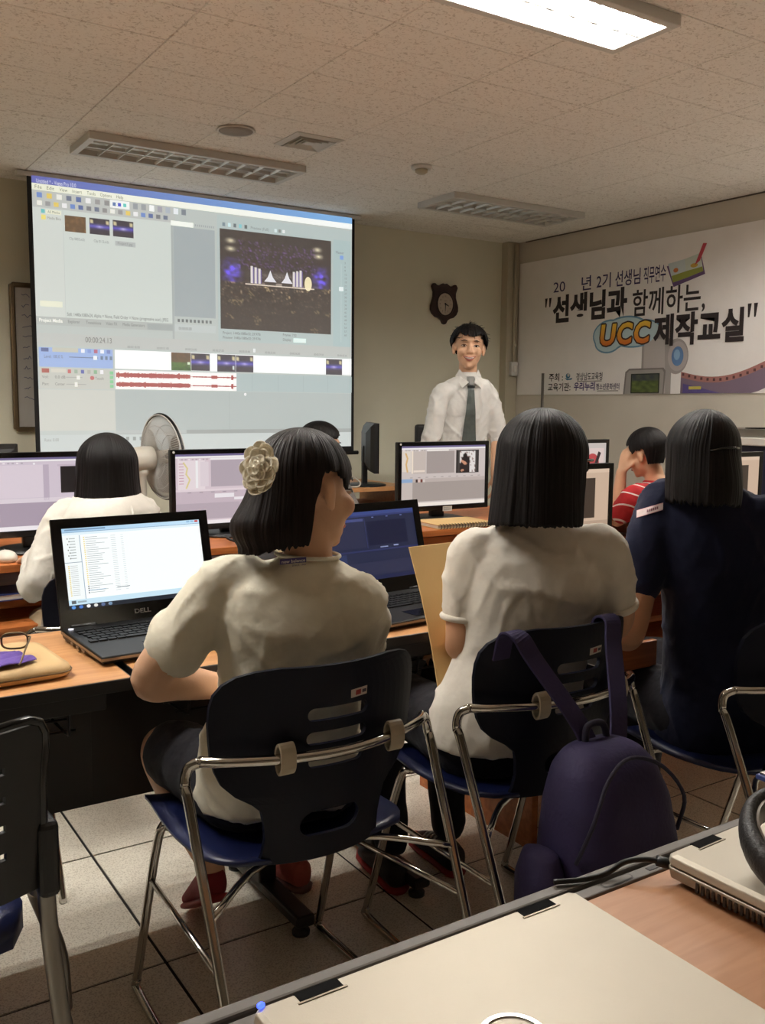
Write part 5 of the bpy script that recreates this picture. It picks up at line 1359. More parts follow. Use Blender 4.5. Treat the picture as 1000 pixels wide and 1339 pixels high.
def blend(f, pts):             # piecewise smooth bottom line over angle f in -180..180: [(angle, z), ...]
    if f <= pts[0][0]: return pts[0][1]
    for (a, p), (b, q) in zip(pts[:-1], pts[1:]):
        if f <= b:
            k = (f-a)/(b-a); k = k*k*(3-2*k); return p*(1-k)+q*k
    return pts[-1][1]

def add_shoe(P, ank, toe, m, ms, L=.24, h=.085, pitch=0.0):
    a = V((ank[0], ank[1], 0)); d0 = V((toe[0]-ank[0], toe[1]-ank[1], 0)).normalized(); r = d0.cross(V((0, 0, 1)))
    d = d0*math.cos(R(pitch))-V((0, 0, 1))*math.sin(R(pitch)); UP = r.cross(d)
    if pitch: a = a+V((0, 0, .182*math.sin(R(pitch))))
    def sec(y, w, z0, z1, n=18): return [a+d*y+r*w*math.copysign(abs(math.cos(q))**.8, math.cos(q))+UP*(z0+(z1-z0)*(.5+.5*math.copysign(abs(math.sin(q))**.8, math.sin(q)))) for q in [2*PI*k/n for k in range(n)]]
    mb = MB(); mb.ring_loft([sec(-.07, .016, .02, h*.8), sec(-.06, .030, .015, h), sec(-.02, .034, .014, h*1.06), sec(.03, .036, .014, h*.92), sec(.09, .042, .014, h*.68), sec(.135, .042, .014, h*.55), sec(.165, .03, .016, h*.42), sec(.178, .012, .02, h*.3)])
    o = P.fuse('shoe', mb, .006, m, 3)
    sl = MB(); sl.ring_loft([sec(-.074, .018, .004, .022), sec(-.06, .033, .004, .024), sec(.0, .036, .004, .024), sec(.09, .045, .004, .024), sec(.14, .045, .004, .026), sec(.172, .03, .006, .028), sec(.184, .01, .012, .028)])
    P.shift(sl).build('sole', ms, o, smooth=True)
    lc = MB()
    for k in range(4):
        y = .03+.022*k; z = h*(.93-.085*k)+.004
        lc.tube([a+d*y+r*-.02+UP*(z-.008), a+d*(y+.004)+UP*z, a+d*y+r*.02+UP*(z-.008)], .0028, 6, 3)
    P.shift(lc).build('laces', M['paper'], o, kind='stuff', smooth=True)

def clothed(P, hip, waist, chest, sho, neck, rh, rs, shm, sc=1.0, wrinkle=.004, seed=0., hem=None, sleeves=(), hemz=None, vox=.008, width=1.0, name='shirt', belly=1.0):
    """torso garment from hem to neckline plus sleeves: list of [(point, radius)...]"""
    rm = (V(rh)+V(rs)).normalized(); mb = MB()
    hz = V(hip)+UP*(hemz if hemz is not None else -.04)
    rings = [ring(hz, rh, .186*width, .134*belly), ring(V(hip)+UP*.02, rh, .184*width, .132*belly), ring(V(hip)+UP*.07, rh, .172*width, .122*belly), ring(waist, rm, .150*width, .108*belly), ring(V(waist).lerp(V(chest), .5), rm, .156*width, .108), ring(chest, rs, .166*width, .108), ring(V(chest).lerp(V(sho), .55), rs, .168*width, .098), ring(V(sho)+UP*.0, rs, .150*width, .078), ring(V(sho)+UP*.028, rs, .112*width, .064), ring(V(neck)+UP*-.010, rs, .070, .060), ring(V(neck)+UP*.003, rs, .058, .054)]
    mb.ring_loft(rings)
    for sl in sleeves: mb.limb(sl, 18, 6)
    return P.fuse(name, mb, vox, shm, 6, wrinkle, seed=seed)

def sleeve(sh, inner, pts, r0=.050):          # shoulder seam to hem, narrow where it leaves the yoke
    sh = V(sh); i = (V(inner)-sh).normalized()
    return [(sh+i*.07+UP*-.002, .044), (sh+i*.012, r0)]+[(V(p), r) for p, r in pts]
def bare_torso(mb, hip, waist, chest, sho, neck, rh, rs, w=1.0):
    rm = (V(rh)+V(rs)).normalized()
    mb.ring_loft([ring(V(hip)+UP*-.06, rh, .13*w, .09), ring(hip, rh, .15*w, .10), ring(waist, rm, .125*w, .088), ring(chest, rs, .145*w, .09), ring(V(chest).lerp(V(sho), .55), rs, .15*w, .082), ring(V(sho)+UP*-.012, rs, .128*w, .06), ring(V(sho)+UP*.014, rs, .09*w, .05), ring(V(neck)+UP*-.01, rs, .05, .048), ring(V(neck)+UP*.02, rs, .046, .046)])
def legs(P, hip, rh, knees, ankles, m, short=False, r=.078, name='trousers', skin_mb=None, sit=True):
    rh = V(rh).normalized(); hip = V(hip); mb = MB()
    f = UP.cross(rh).normalized()
    mb.ring_loft([ring(hip+UP*-.075, rh, .15, .115), ring(hip+UP*-.05, rh, .165, .118), ring(hip+UP*-.01, rh, .158, .108), ring(hip+UP*.03, rh, .135, .092)])
    for k, kn, an in zip((-1, 1), knees, ankles):
        h = hip+rh*k*.085+UP*-.02; kn = V(kn); an = V(an)
        if short: mb.limb([(h, r+.012), (h.lerp(kn, .5), r), (h.lerp(kn, .86), r-.008)], 18, 6)
        else: mb.limb([(h, r+.012), (h.lerp(kn, .5), r), (kn, r-.016), (kn.lerp(an, .45), r-.024), (kn.lerp(an, .93), r-.034)], 18, 7)
        if skin_mb is not None:
            skin_mb.limb([(h, r-.004), (h.lerp(kn, .5), r-.012), (kn, r-.026), (kn.lerp(an, .35), r-.03), (an+UP*.03, .031), (an, .033)], 16, 7)
    return P.fuse(name, mb, .009, m, 5, .003)

# ---- girl with the cream flower, seen from behind, looking right
P = Person('girl in a cream T-shirt with a cream flower in her hair, looking right', (.83, 1.64, 0))
hip, rh, rs = V((.835, 1.66, .535)), V((1, -.10, 0)), V((.93, -.38, -.06))
neck = V((0.854, 1.585, 0.987)); hc = V((0.855, 1.590, 1.114)); A = axes(78, -4, 3)
waist = hip.lerp(neck, .36)+V((-.004, -.008, 0)); chest = hip.lerp(neck, .70)+V((-.004, -.015, 0)); sho = neck+UP*-.055
shL = V((0.707, 1.660, 0.947)); shR = V((0.934, 1.500, 0.906))
elL = V((0.571, 1.690, 0.759)); wrL = V((0.774, 1.800, 0.682)); elR = V((1.03, 1.70, .72)); wrR = V((.93, 1.88, .755))
skin = MB(); add_head(skin, hc, A, .98, True, .45); bare_torso(skin, hip, waist, chest, sho, neck, rh, rs, .95)
skin.limb([(neck+UP*-.03, .05), (neck.lerp(hc, .35), .047), (hc+UP*-.05, .048)], 16, 4)
skin.limb([(shL, .034), (shL.lerp(elL, .5), .042), (elL, .0375), (elL.lerp(wrL, .4), .036), (wrL, .026)], 16, 6)
skin.limb([(shR, .034), (shR.lerp(elR, .5), .042), (elR, .037), (elR.lerp(wrR, .4), .036), (wrR, .026)], 16, 6)
add_hand(skin, wrL, V((.85, .12, -.35)), V((0, -.3, -1)), 1, .6, .9); add_hand(skin, wrR, V((-.6, .75, -.02)), V((0, 0, -1)), -1, .5, .95)
kn = (V((.685, 1.93, .52)), V((.96, 2.02, .52))); an = (V((.81, 1.99, .16)), V((1.09, 2.12, .10)))
legs(P, hip, rh, kn, an, M['darkcloth'], True, .082, 'shorts', skin)
P.fuse('body', skin, .006, M['skin'])
hemL = V((0.615, 1.685, 0.807))
tee = clothed(P, hip, waist, chest, sho, neck, rh, rs, M['creamtee'], wrinkle=.0055, seed=2., hemz=-.05, width=.97,
    sleeves=[sleeve(shL, sho, [(shL.lerp(hemL, .35), .056), (shL.lerp(hemL, .65), .060), (shL.lerp(hemL, .93), .063)]), sleeve(shR, sho, [(shR.lerp(elR, .35), .054), (shR.lerp(elR, .68), .060)])])
S = Sheet(V((0.726, 1.450, 1.011)), V((.052, 0, 0)), V((0, 0, -.0155)), (0, -1, 0), .0003)
S.image(0, 0, 1, .62, 14, 4, lambda u, v: (58, 48, 110), 1); S.text('new balance', .06, .5, .36, (206, 200, 196), 2, w=.9, bold=.02); S.text('SINCE 1906', .46, .95, .22, (84, 76, 120), 2, w=.52)
P.decal('shirt_print', tee, S, V((.2, 1, 0)), M['print'], .003)
MB_ = MB().tube([neck+UP*.004+ (rs.normalized()*.062*math.cos(q)+UP.cross(rs).normalized()*.058*math.sin(q)) for q in [2*PI*k/30 for k in range(30)]], .004, 8, closed=True)
P.build('collar_band', MB_, M['creamtee'], smooth=True)
def bob(f, z):
    k = abs((f+150+180) % 360-180); g_ = math.exp(-(k/62)**2); u = min(1, -z/.135)
    return 1+.06*u+.34*g_*math.sin(PI*min(1, u*1.02)*.62)*min(1, u*1.6)-.34*max(0, u-.72)**1.5*2.2*(.35+g_)
hair_shell(P, 'hair', M['hair2'], hc+A @ V((0, -.014, .026)), A, (.086, .106, .096),
    lambda f: blend(f, [(-180, -.145), (-112, -.145), (-96, .0), (-72, -.01), (-52, .015), (-30, .045), (0, .03), (34, .02), (50, .0), (62, -.02), (72, .0), (79, .012), (97, .010), (106, -.03), (118, -.128), (180, -.145)]),
    bob, .022, seed=2.2, rag=.008)
fl = V((0.728, 1.525, 1.163)); fd = V((-.72, -.62, .22)).normalized(); fa, fb = frame(fd); F3 = Matrix((fa, fb, fd)).transposed()
random.seed(5); mbf = MB()
for layer, (n_, rr_, zz_, sz) in enumerate(((9, .025, .0, .017), (8, .018, .008, .0145), (6, .0095, .014, .011), (3, .004, .018, .008))):
    for k in range(n_):
        q = 2*PI*k/n_+layer*.4+random.uniform(-.15, .15)
        c_ = fl+F3 @ V((rr_*math.cos(q), rr_*1.45*math.sin(q), zz_)); T3 = F3 @ Matrix.Rotation(q, 3, 'Z') @ Matrix.Rotation(R(-28+14*layer+random.uniform(-14, 14)), 3, 'Y')
        g_ = []; nn = 6
        for j in range(nn+1):
            for i in range(nn+1):
                a_, b_ = -1+2*i/nn, -1+2*j/nn; rd = max(abs(a_), abs(b_)); L2 = math.hypot(a_, b_) or 1
                x_, y_ = a_*rd/L2*sz, b_*rd/L2*sz*.95
                g_.append(c_+T3 @ V((x_, y_, .35*rd*rd*sz+.0025*noise.noise(V((x_*160, y_*160, q+layer))))))
        fs_ = [(j*(nn+1)+i, j*(nn+1)+i+1, (j+1)*(nn+1)+i+1, (j+1)*(nn+1)+i) for j in range(nn) for i in range(nn)]
        mbf.add(g_, fs_)
o = P.build('flower_clip', mbf, M['flower'], smooth=True, kind='stuff'); solidify(o, .0012)
add_face(P, hc, A, .98)
add_shoe(P, (.81, 1.985), (.835, 2.2), M['redshoe'], M['redsole'], pitch=30); add_shoe(P, (1.09, 2.13), (1.06, 2.3), M['pinkshoe'], M['sole'])

# ---- woman with long straight hair, white T-shirt, glasses
P = Person('woman in a white T-shirt with long straight black hair and glasses', (1.38, 1.6, 0))
hip, rh, rs = V((1.40, 1.62, .53)), V((.97, -.2, 0)), V((.90, -.43, -.01))
neck = V((1.460, 1.590, 1.031)); hc = V((1.432, 1.550, 1.155)); A = axes(70, -3, 0)
waist = hip.lerp(neck, .36)+V((0, -.006, 0)); chest = hip.lerp(neck, .70)+V((0, -.012, 0)); sho = neck+UP*-.055
shL = V((1.308, 1.660, 0.949)); shR = V((1.565, 1.480, 0.963))
elL = V((1.295, 1.660, 0.744)); wrL = V((1.42, 1.84, .665)); elR = V((1.625, 1.500, 0.783)); wrR = V((1.60, 1.70, .66))
skin = MB(); add_head(skin, hc, A, 1.0); bare_torso(skin, hip, waist, chest, sho, neck, rh, rs, .95)
skin.limb([(neck+UP*-.03, .05), (neck.lerp(hc, .35), .048), (hc+UP*-.05, .049)], 16, 4)
for a_, b_, c_ in ((shL, elL, wrL), (shR, elR, wrR)):
    skin.limb([(a_, .034), (a_.lerp(b_, .5), .044), (b_, .039), (b_.lerp(c_, .4), .037), (c_, .027)], 16, 6)
add_hand(skin, wrL, V((.1, .5, -.05)), V((0, 0, -1)), 1, .9, .95); add_hand(skin, wrR, V((-.5, .6, -.1)), V((-.2, 0, -1)), -1, .8, .95)
kn = (V((1.30, 2.03, .53)), V((1.52, 2.03, .53))); an = (V((1.32, 1.98, .10)), V((1.50, 1.97, .10)))
P.fuse('body', skin, .006, M['skin2'])
legs(P, hip, rh, kn, an, M['darkcloth'], False, .082)
hemL = shL.lerp(elL, .62); hemR = shR.lerp(elR, .66)
tee = clothed(P, hip, waist, chest, sho, neck, rh, rs, M['whitetee'], wrinkle=.004, seed=9., hemz=-.025, width=1.04,
    sleeves=[sleeve(shL, sho, [(shL.lerp(hemL, .5), .056), (hemL, .053)], .054), sleeve(shR, sho, [(shR.lerp(hemR, .5), .056), (hemR, .053)], .054)])
for h_, s_, e_ in ((hemL, shL, elL), (hemR, shR, elR)):
    d_ = (e_-s_).normalized(); a_, b_ = frame(d_); cc = h_+d_*.022
    P.build('sleeve_cuff', MB().tube([cc+(a_*math.cos(q)+b_*math.sin(q))*.0485 for q in [2*PI*k/26 for k in range(26)]], .0075, 8, closed=True), M['whitetee'], smooth=True)
hair_shell(P, 'hair', M['hair'], hc+A @ V((0, -.012, .022)), A, (.098, .112, .100),
    lambda f: blend(f, [(-180, -.158), (-80, -.168), (-62, -.155), (-46, .0), (-25, .02), (0, .018), (25, .015), (48, -.0), (62, -.006), (74, -.008), (87, -.155), (180, -.158)]),
    lambda f, z: 1.0+(.10+.14*max(0, -math.cos(R(f))))*min(1, -z/.2)-(.06*min(1, -z/.1) if f > 60 else 0), .018, seed=5.1, rag=.006, k1=20)
add_face(P, hc, A, 1.0)
g3 = lambda x, y, z: hc+A @ V((x, y, z))
gl = None
for s_ in (-1, 1):
    rg = [g3(s_*.033+.027*math.copysign(abs(math.cos(q))**.6, math.cos(q)), .103-.004*abs(math.cos(q)), .0+.019*math.copysign(abs(math.sin(q))**.6, math.sin(q))) for q in [2*PI*k/26 for k in range(26)]]
    fr_ = P.build('glasses_rim', MB().tube(rg, .0026, 6, closed=True), M['gloss'], smooth=True)
    P.shift(MB().ring_loft([[p+A @ V((0, e_, 0)) for p in rg] for e_ in (-.0006, .0006)])).build('lens', M['lens'], fr_)
    P.build('glasses_temple', MB().box(tuple(g3(s_*.0, 0, 0)), (.0001, .0001, .0001)) if False else MB().tube([g3(s_*.061, .10, .010), g3(s_*.076, .085, .010), g3(s_*.084, .02, .008), g3(s_*.082, -.02, .004)], .0035, 6, 4), M['gloss'], smooth=True)
P.build('glasses_bridge', MB().tube([g3(-.007, .103, .004), g3(0, .107, .007), g3(.007, .103, .004)], .0022, 6, 3), M['gloss'], smooth=True)
add_shoe(P, (1.32, 1.99), (1.36, 2.2), M['darkshoe'], M['redsole']); add_shoe(P, (1.50, 1.98), (1.53, 2.2), M['darkshoe'], M['redsole'])

# ---- woman in navy with the hair clip
P = Person('woman in a navy T-shirt with hair clipped back, at the right edge', (1.93, 1.46, 0))
hip, rh, rs = V((2.0, 1.47, .53)), V((.95, -.25, 0)), V((.88, -.47, -.02))
neck = V((1.936, 1.490, 1.098)); hc = V((1.854, 1.460, 1.158)); A = axes(60, -6, -6)
waist = hip.lerp(neck, .36); chest = hip.lerp(neck, .70)+V((0, -.008, 0)); sho = neck+UP*-.055
shL = V((1.820, 1.560, 1.059)); shR = V((2.043, 1.360, 1.018))
elL = V((1.735, 1.560, 0.723)); wrL = V((1.92, 1.80, .765)); elR = V((2.22, 1.48, .74)); wrR = V((2.16, 1.80, .765))
skin = MB(); add_head(skin, hc, A, .94); bare_torso(skin, hip, waist, chest, sho, neck, rh, rs, 1.0)
skin.limb([(neck+UP*-.03, .05), (neck.lerp(hc, .35), .048), (hc+UP*-.05, .049)], 16, 4)
for a_, b_, c_ in ((shL, elL, wrL), (shR, elR, wrR)):
    skin.limb([(a_, .034), (a_.lerp(b_, .5), .044), (b_, .038), (b_.lerp(c_, .4), .037), (c_, .027)], 16, 6)
add_hand(skin, wrL, V((.35, .6, 0)), V((0, 0, -1)), 1, .4, .95); add_hand(skin, wrR, V((-.3, .6, 0)), V((0, 0, -1)), -1, .4, .95)
P.fuse('body', skin, .006, M['skin2'])
kn = (V((1.92, 1.86, .53)), V((2.12, 1.86, .53))); an = (V((1.92, 1.82, .10)), V((2.11, 1.82, .10)))
legs(P, hip, rh, kn, an, M['darkcloth'], False, .084)
hemL = shL.lerp(elL, .62); hemR = shR.lerp(elR, .6)
tee = clothed(P, hip, waist, chest, sho, neck, rh, rs, M['navytee'], wrinkle=.004, seed=14., hemz=-.09, width=.97,
    sleeves=[sleeve(shL, sho, [(shL.lerp(hemL, .5), .055), (hemL, .057)]), sleeve(shR, sho, [(shR.lerp(hemR, .5), .055), (hemR, .057)])])
S = Sheet(V((1.611, 1.440, 1.050)), V((0.087, 0.000, 0.013)), V((0, 0, -.017)), (0, -1, 0), .0006)
def lab(u, v):
    if .36 < u < .82 and .3 < v < .7: return (120, 66, 82) if int(u*40) % 3 else (228, 196, 198)
    return (242, 222, 220) if .12 < v < .88 else (228, 168, 176)
S.image(0, 0, 1, 1, 40, 8, lab, 1)
P.decal('shoulder_label', tee, S, V((.750, .654, -.104)), M['print'], .003, (0, 0, 1.28))
def tied(f, z):
    k = abs((f-125+180) % 360-180); g_ = math.exp(-(k/50)**2); u = min(1, -z/.15)
    return 1-.08*u+.22*g_*math.sin(PI*min(1, u*.8))+.10*u*max(0, -math.cos(R(f)))
hair_shell(P, 'hair', M['hair3'], hc+A @ V((0, -.012, .022)), A, (.086, .106, .096),
    lambda f: blend(f, [(-180, -.132), (-100, -.132), (-76, -.128), (-60, -.06), (-44, .03), (0, .045), (40, .03), (60, -.0), (78, -.03), (95, -.12), (180, -.132)]),
    tied, .018, seed=8.4, rag=.012, k1=16)
hs = hc+A @ V((0, -.012, .022)); kn_ = hs+A @ V((.066, -.082, .002))
cl = kn_+A @ V((.004, -.004, .004))
P.build('hair_clip', MB().tube([cl+A @ V((-.040, -.012, -.012)), cl+A @ V((-.014, -.008, -.002)), cl+A @ V((.006, .008, .003)), cl+A @ V((.013, .030, .004))], .005, 8, 5, rr=.6), M['gloss'], smooth=True)
add_face(P, hc, A, .94)
add_shoe(P, (1.92, 1.83), (1.94, 2.0), M['darkshoe'], M['sole']); add_shoe(P, (2.11, 1.83), (2.13, 2.0), M['darkshoe'], M['sole'])

# ---- woman in the white long-sleeved shirt beyond the left laptop
P = Person('woman in a white long-sleeved shirt with shoulder-length black hair, left', (.83, 2.85, 0))
hip, rh, rs = V((.80, 2.81, .53)), V((1, -.05, 0)), V((.99, -.1, .05))
neck = V((0.835, 2.840, 0.994)); hc = V((0.848, 2.870, 1.067)); A = axes(10, -8, 0)
waist = hip.lerp(neck, .36); chest = hip.lerp(neck, .70); sho = neck+UP*-.055
shL = V((0.704, 2.860, 0.939)); shR = V((0.947, 2.800, 0.945))
elL = V((0.618, 2.800, 0.750)); wrL = V((.655, 3.03, .795)); elR = V((1.06, 2.92, .72)); wrR = V((.99, 3.12, .80))
skin = MB(); add_head(skin, hc, A, .98); bare_torso(skin, hip, waist, chest, sho, neck, rh, rs, .92)
skin.limb([(neck+UP*-.03, .05), (neck.lerp(hc, .35), .046), (hc+UP*-.05, .047)], 14, 4)
for a_, b_, c_ in ((shL, elL, wrL), (shR, elR, wrR)):
    skin.limb([(a_, .032), (a_.lerp(b_, .5), .038), (b_, .034), (b_.lerp(c_, .4), .034), (c_, .026)], 14, 6)
add_hand(skin, wrL, V((.2, .6, -.02)), V((0, 0, -1)), 1, .4, .92); add_hand(skin, wrR, V((-.2, .6, -.02)), V((0, 0, -1)), -1, .4, .92)
P.fuse('body', skin, .006, M['skin'])
kn = (V((.72, 3.2, .53)), V((.92, 3.2, .53))); an = (V((.73, 3.14, .10)), V((.91, 3.14, .10)))
legs(P, hip, rh, kn, an, M['beigecloth'], False, .08)
tee = clothed(P, hip, waist, chest, sho, neck, rh, rs, M['creamshirt'], wrinkle=.007, seed=21., hemz=-.10, width=1.06,
    sleeves=[sleeve(shL, sho, [(shL.lerp(elL, .5), .050), (elL, .050), (elL.lerp(wrL, .5), .044), (elL.lerp(wrL, .9), .036)]), sleeve(shR, sho, [(shR.lerp(elR, .5), .050), (elR, .050), (elR.lerp(wrR, .5), .044), (elR.lerp(wrR, .9), .036)])], name='shirt')
hd = MB()          # soft turned-down collar spread over the shoulders
rings = []
for q in [2*PI*k/36 for k in range(36)]:
    rd = rs.normalized()*math.cos(q)+UP.cross(rs).normalized()*math.sin(q); bk = .5-.5*math.sin(q)
    a0 = neck+rd*.058+UP*.012; a1_ = neck+rd*(.085+.03*bk)+UP*(.0-.01*bk); a2 = neck+rd*(.125+.06*bk*abs(math.cos(q*1.5)))+UP*(-.035-.03*bk)
    rings.append([a0, a1_+UP*.012, a2+UP*.008, a2, a1_])
hd.ring_loft(rings, closed=True); o = P.build('collar', hd, M['creamshirt'], smooth=True)
hair_shell(P, 'hair', M['hair'], hc+A @ V((0, -.012, .022)), A, (.092, .108, .100),
    lambda f: blend(f, [(-180, -.125), (-70, -.12), (-50, .0), (-20, .03), (0, .025), (20, .03), (50, .0), (70, -.12), (180, -.125)]),
    lambda f, z: 1.0+.06*min(1, -z/.16)+(.10*min(1, -z/.15)**2), .035, seed=3.3, rag=.045, k1=9)
add_face(P, hc, A, .98)
add_shoe(P, (.73, 3.15), (.75, 3.4), M['darkshoe'], M['sole']); add_shoe(P, (.91, 3.15), (.93, 3.4), M['darkshoe'], M['sole'])

# ---- girl beyond the monitors, only the top of her head in view
P = Person('girl beyond the monitors with only the top of her black hair showing', (2.25, 4.06, 0))
hip, rh, rs = V((2.24, 4.06, .53)), V((.25, -.97, 0)), V((.3, -.95, 0))
hc = V((2.242, 4.020, 1.079)); A = axes(112, -6, 0); neck = hc+V((-.03, .01, -.13))
waist = hip.lerp(neck, .36); chest = hip.lerp(neck, .70); sho = neck+UP*-.055
shL = sho-rs.normalized()*-.155*-1+UP*-.01; shR = sho+rs.normalized()*.155+UP*-.01
f_ = heading(100)
elL, elR = shL+f_*.12+UP*-.22, shR+f_*.12+UP*-.22; wrL, wrR = elL+f_*.2+UP*.02, elR+f_*.2+UP*.02
skin = MB(); add_head(skin, hc, A, .98); bare_torso(skin, hip, waist, chest, sho, neck, rh, rs, .92)
skin.limb([(neck+UP*-.03, .05), (neck.lerp(hc, .35), .046), (hc+UP*-.05, .047)], 14, 4)
for a_, b_, c_ in ((shL, elL, wrL), (shR, elR, wrR)): skin.limb([(a_, .032), (a_.lerp(b_, .5), .038), (b_, .034), (b_.lerp(c_, .4), .034), (c_, .026)], 14, 6)
add_hand(skin, wrL, f_, V((0, 0, -1)), 1, .4, .92); add_hand(skin, wrR, f_, V((0, 0, -1)), -1, .4, .92)
P.fuse('body', skin, .007, M['skin'])
kn = (hip+f_*.4-rh*.1, hip+f_*.4+rh*.1); an = tuple(k+f_*-.03+UP*-.43 for k in kn)
legs(P, hip, rh, kn, an, M['darkcloth'], False, .08)
clothed(P, hip, waist, chest, sho, neck, rh, rs, M['greytee'], wrinkle=.004, seed=31., width=1.0,
    sleeves=[[(shL.lerp(sho, .3), .052), (shL, .056), (shL.lerp(elL, .6), .054)], [(shR.lerp(sho, .3), .052), (shR, .056), (shR.lerp(elR, .6), .054)]])
hair_shell(P, 'hair', M['hair'], hc+A @ V((0, -.012, .022)), A, (.092, .110, .100),
    lambda f: blend(f, [(-180, -.16), (-75, -.16), (-55, .02), (0, .055), (55, .02), (75, -.16), (180, -.16)]), lambda f, z: 1.0, .02, seed=6.3)
add_face(P, hc, A, .98)
add_shoe(P, an[0], an[0]+f_, M['darkshoe'], M['sole']); add_shoe(P, an[1], an[1]+f_, M['darkshoe'], M['sole'])

# ---- boy in the red striped shirt
P = Person('boy in a red and white striped T-shirt resting his cheek on his hand', (3.45, 2.95, 0))
hip, rh, rs = V((3.50, 2.93, .53)), V((.96, .2, 0)), V((.95, .28, .0))
hc = V((3.408, 3.000, 1.068)); A = axes(-12, -12, 8); neck = V((3.450, 2.970, 0.940))
waist = hip.lerp(neck, .36); chest = hip.lerp(neck, .70); sho = neck+UP*-.05
shL = V((3.254, 2.930, 0.873)); shR = sho+rs.normalized()*.15+UP*-.012
elL = V((3.334, 3.100, 0.745)); wrL = V((3.321, 3.070, 0.974)); elR = shR+V((.05, .15, -.2)); wrR = elR+V((-.12, .15, .0))
skin = MB(); add_head(skin, hc, A, .96); bare_torso(skin, hip, waist, chest, sho, neck, rh, rs, .9)
skin.limb([(neck+UP*-.03, .047), (neck.lerp(hc, .35), .045), (hc+UP*-.05, .046)], 14, 4)
for a_, b_, c_ in ((shL, elL, wrL), (shR, elR, wrR)): skin.limb([(a_, .032), (a_.lerp(b_, .5), .038), (b_, .034), (b_.lerp(c_, .4), .033), (c_, .025)], 14, 6)
add_hand(skin, wrL, V((.22, -.05, 1)), V((.9, -.1, -.2)), -1, .45, .9); add_hand(skin, wrR, V((-.5, .6, 0)), V((0, 0, -1)), -1, .4, .9)
P.fuse('body', skin, .006, M['skin'])
kn = (hip+V((-.14, .40, 0)), hip+V((.06, .42, 0))); an = tuple(k+V((0, -.05, -.43)) for k in kn)
legs(P, hip, rh, kn, an, M['darkcloth'], False, .078)
clothed(P, hip, waist, chest, sho, neck, rh, rs, M['stripe'], wrinkle=.003, seed=41., width=.98,
    sleeves=[[(shL.lerp(sho, .4), .055), (shL, .058), (shL.lerp(elL, .5), .056), (shL.lerp(elL, .66), .055)], [(shR.lerp(sho, .4), .052), (shR, .056), (shR.lerp(elR, .66), .054)]])
hair_shell(P, 'hair', M['hair'], hc+A @ V((0, -.012, .026)), A, (.084, .102, .094),
    lambda f: blend(f, [(-180, -.085), (-118, -.075), (-100, -.0), (-80, .0), (-66, -.01), (-50, .03), (0, .035), (50, .03), (66, -.01), (80, .0), (100, .0), (118, -.075), (180, -.085)]), lambda f, z: 1.0-.18*min(1, -z/.08), .02, seed=7.7, k1=18)
add_face(P, hc, A, .96)
add_shoe(P, an[0], an[0]+UP*0+V((0, 1, 0)), M['darkshoe'], M['sole']); add_shoe(P, an[1], an[1]+V((0, 1, 0)), M['darkshoe'], M['sole'])

# ---- presenter
P = Person('smiling presenter in a white shirt and dark tie standing beside the screen', (3.43, 4.45, 0))
bh = 203; rs = heading(bh).cross(UP); rh = rs; f_ = heading(bh)
neck = V((3.452, 4.420, 1.462)); hc = V((3.445, 4.400, 1.617)); A = axes(214, 4, 3)
hip = V((3.45, 4.50, .93)); waist = hip.lerp(neck, .34); chest = hip.lerp(neck, .70); sho = neck+UP*-.058
shR = V((3.253, 4.420, 1.343)); shL = V((3.581, 4.360, 1.342))      # his right is on the left of the photo
elR = V((3.206, 4.440, 1.090)); elL = V((3.646, 4.360, 1.110)); wrR = elR+f_*.13+UP*-.20+rs*.0; wrL = elL+f_*.06+UP*-.24-rs*-.03
skin = MB(); add_head(skin, hc, A, 1.14); bare_torso(skin, hip, waist, chest, sho, neck, rh, rs, 1.0)
skin.limb([(neck+UP*-.04, .056), (neck.lerp(hc, .4), .053), (hc+UP*-.05+f_*-.01, .056)], 16, 4)
for a_, b_, c_ in ((shR, elR, wrR), (shL, elL, wrL)): skin.limb([(a_, .034), (a_.lerp(b_, .5), .042), (b_, .038), (b_.lerp(c_, .35), .038), (c_, .028)], 16, 6)
add_hand(skin, wrR, (wrR-elR)+UP*-.05, rs*-1, -1, .5, 1.0); add_hand(skin, wrL, (wrL-elL)+UP*-.05, rs, 1, .5, 1.0)
P.fuse('body', skin, .006, M['skin'])
kn = (hip+rs*-.09+UP*-.43, hip+rs*.09+UP*-.43); an = (hip+rs*-.10+UP*-.83, hip+rs*.10+UP*-.83)
legs(P, hip, rh, kn, an, M['darkcloth'], False, .082)
tee = clothed(P, hip, waist, chest, sho, neck, rh, rs, M['whiteshirt'], wrinkle=.006, seed=55., hemz=-.02, width=1.08,
    sleeves=[sleeve(shR, sho, [(shR.lerp(elR, .5), .056), (elR, .056)], .056), sleeve(shL, sho, [(shL.lerp(elL, .5), .056), (elL, .056)], .056)])
for e_, s_ in ((elR, shR), (elL, shL)):
    d_ = (e_-s_).normalized(); a_, b_ = frame(d_); cc = e_+d_*.035
    P.build('rolled_cuff', MB().ring_loft([[cc+d_*z+(a_*math.cos(q)+b_*math.sin(q))*r_ for q in [2*PI*k/26 for k in range(26)]] for r_, z in ((.050, -.03), (.054, -.025), (.055, .02), (.050, .025), (.046, .02), (.046, -.025))], closed=True), M['whiteshirt'], smooth=True)
fr_f = UP.cross(rs).normalized()
fwd = f_ if fr_f.dot(f_) > 0 else f_
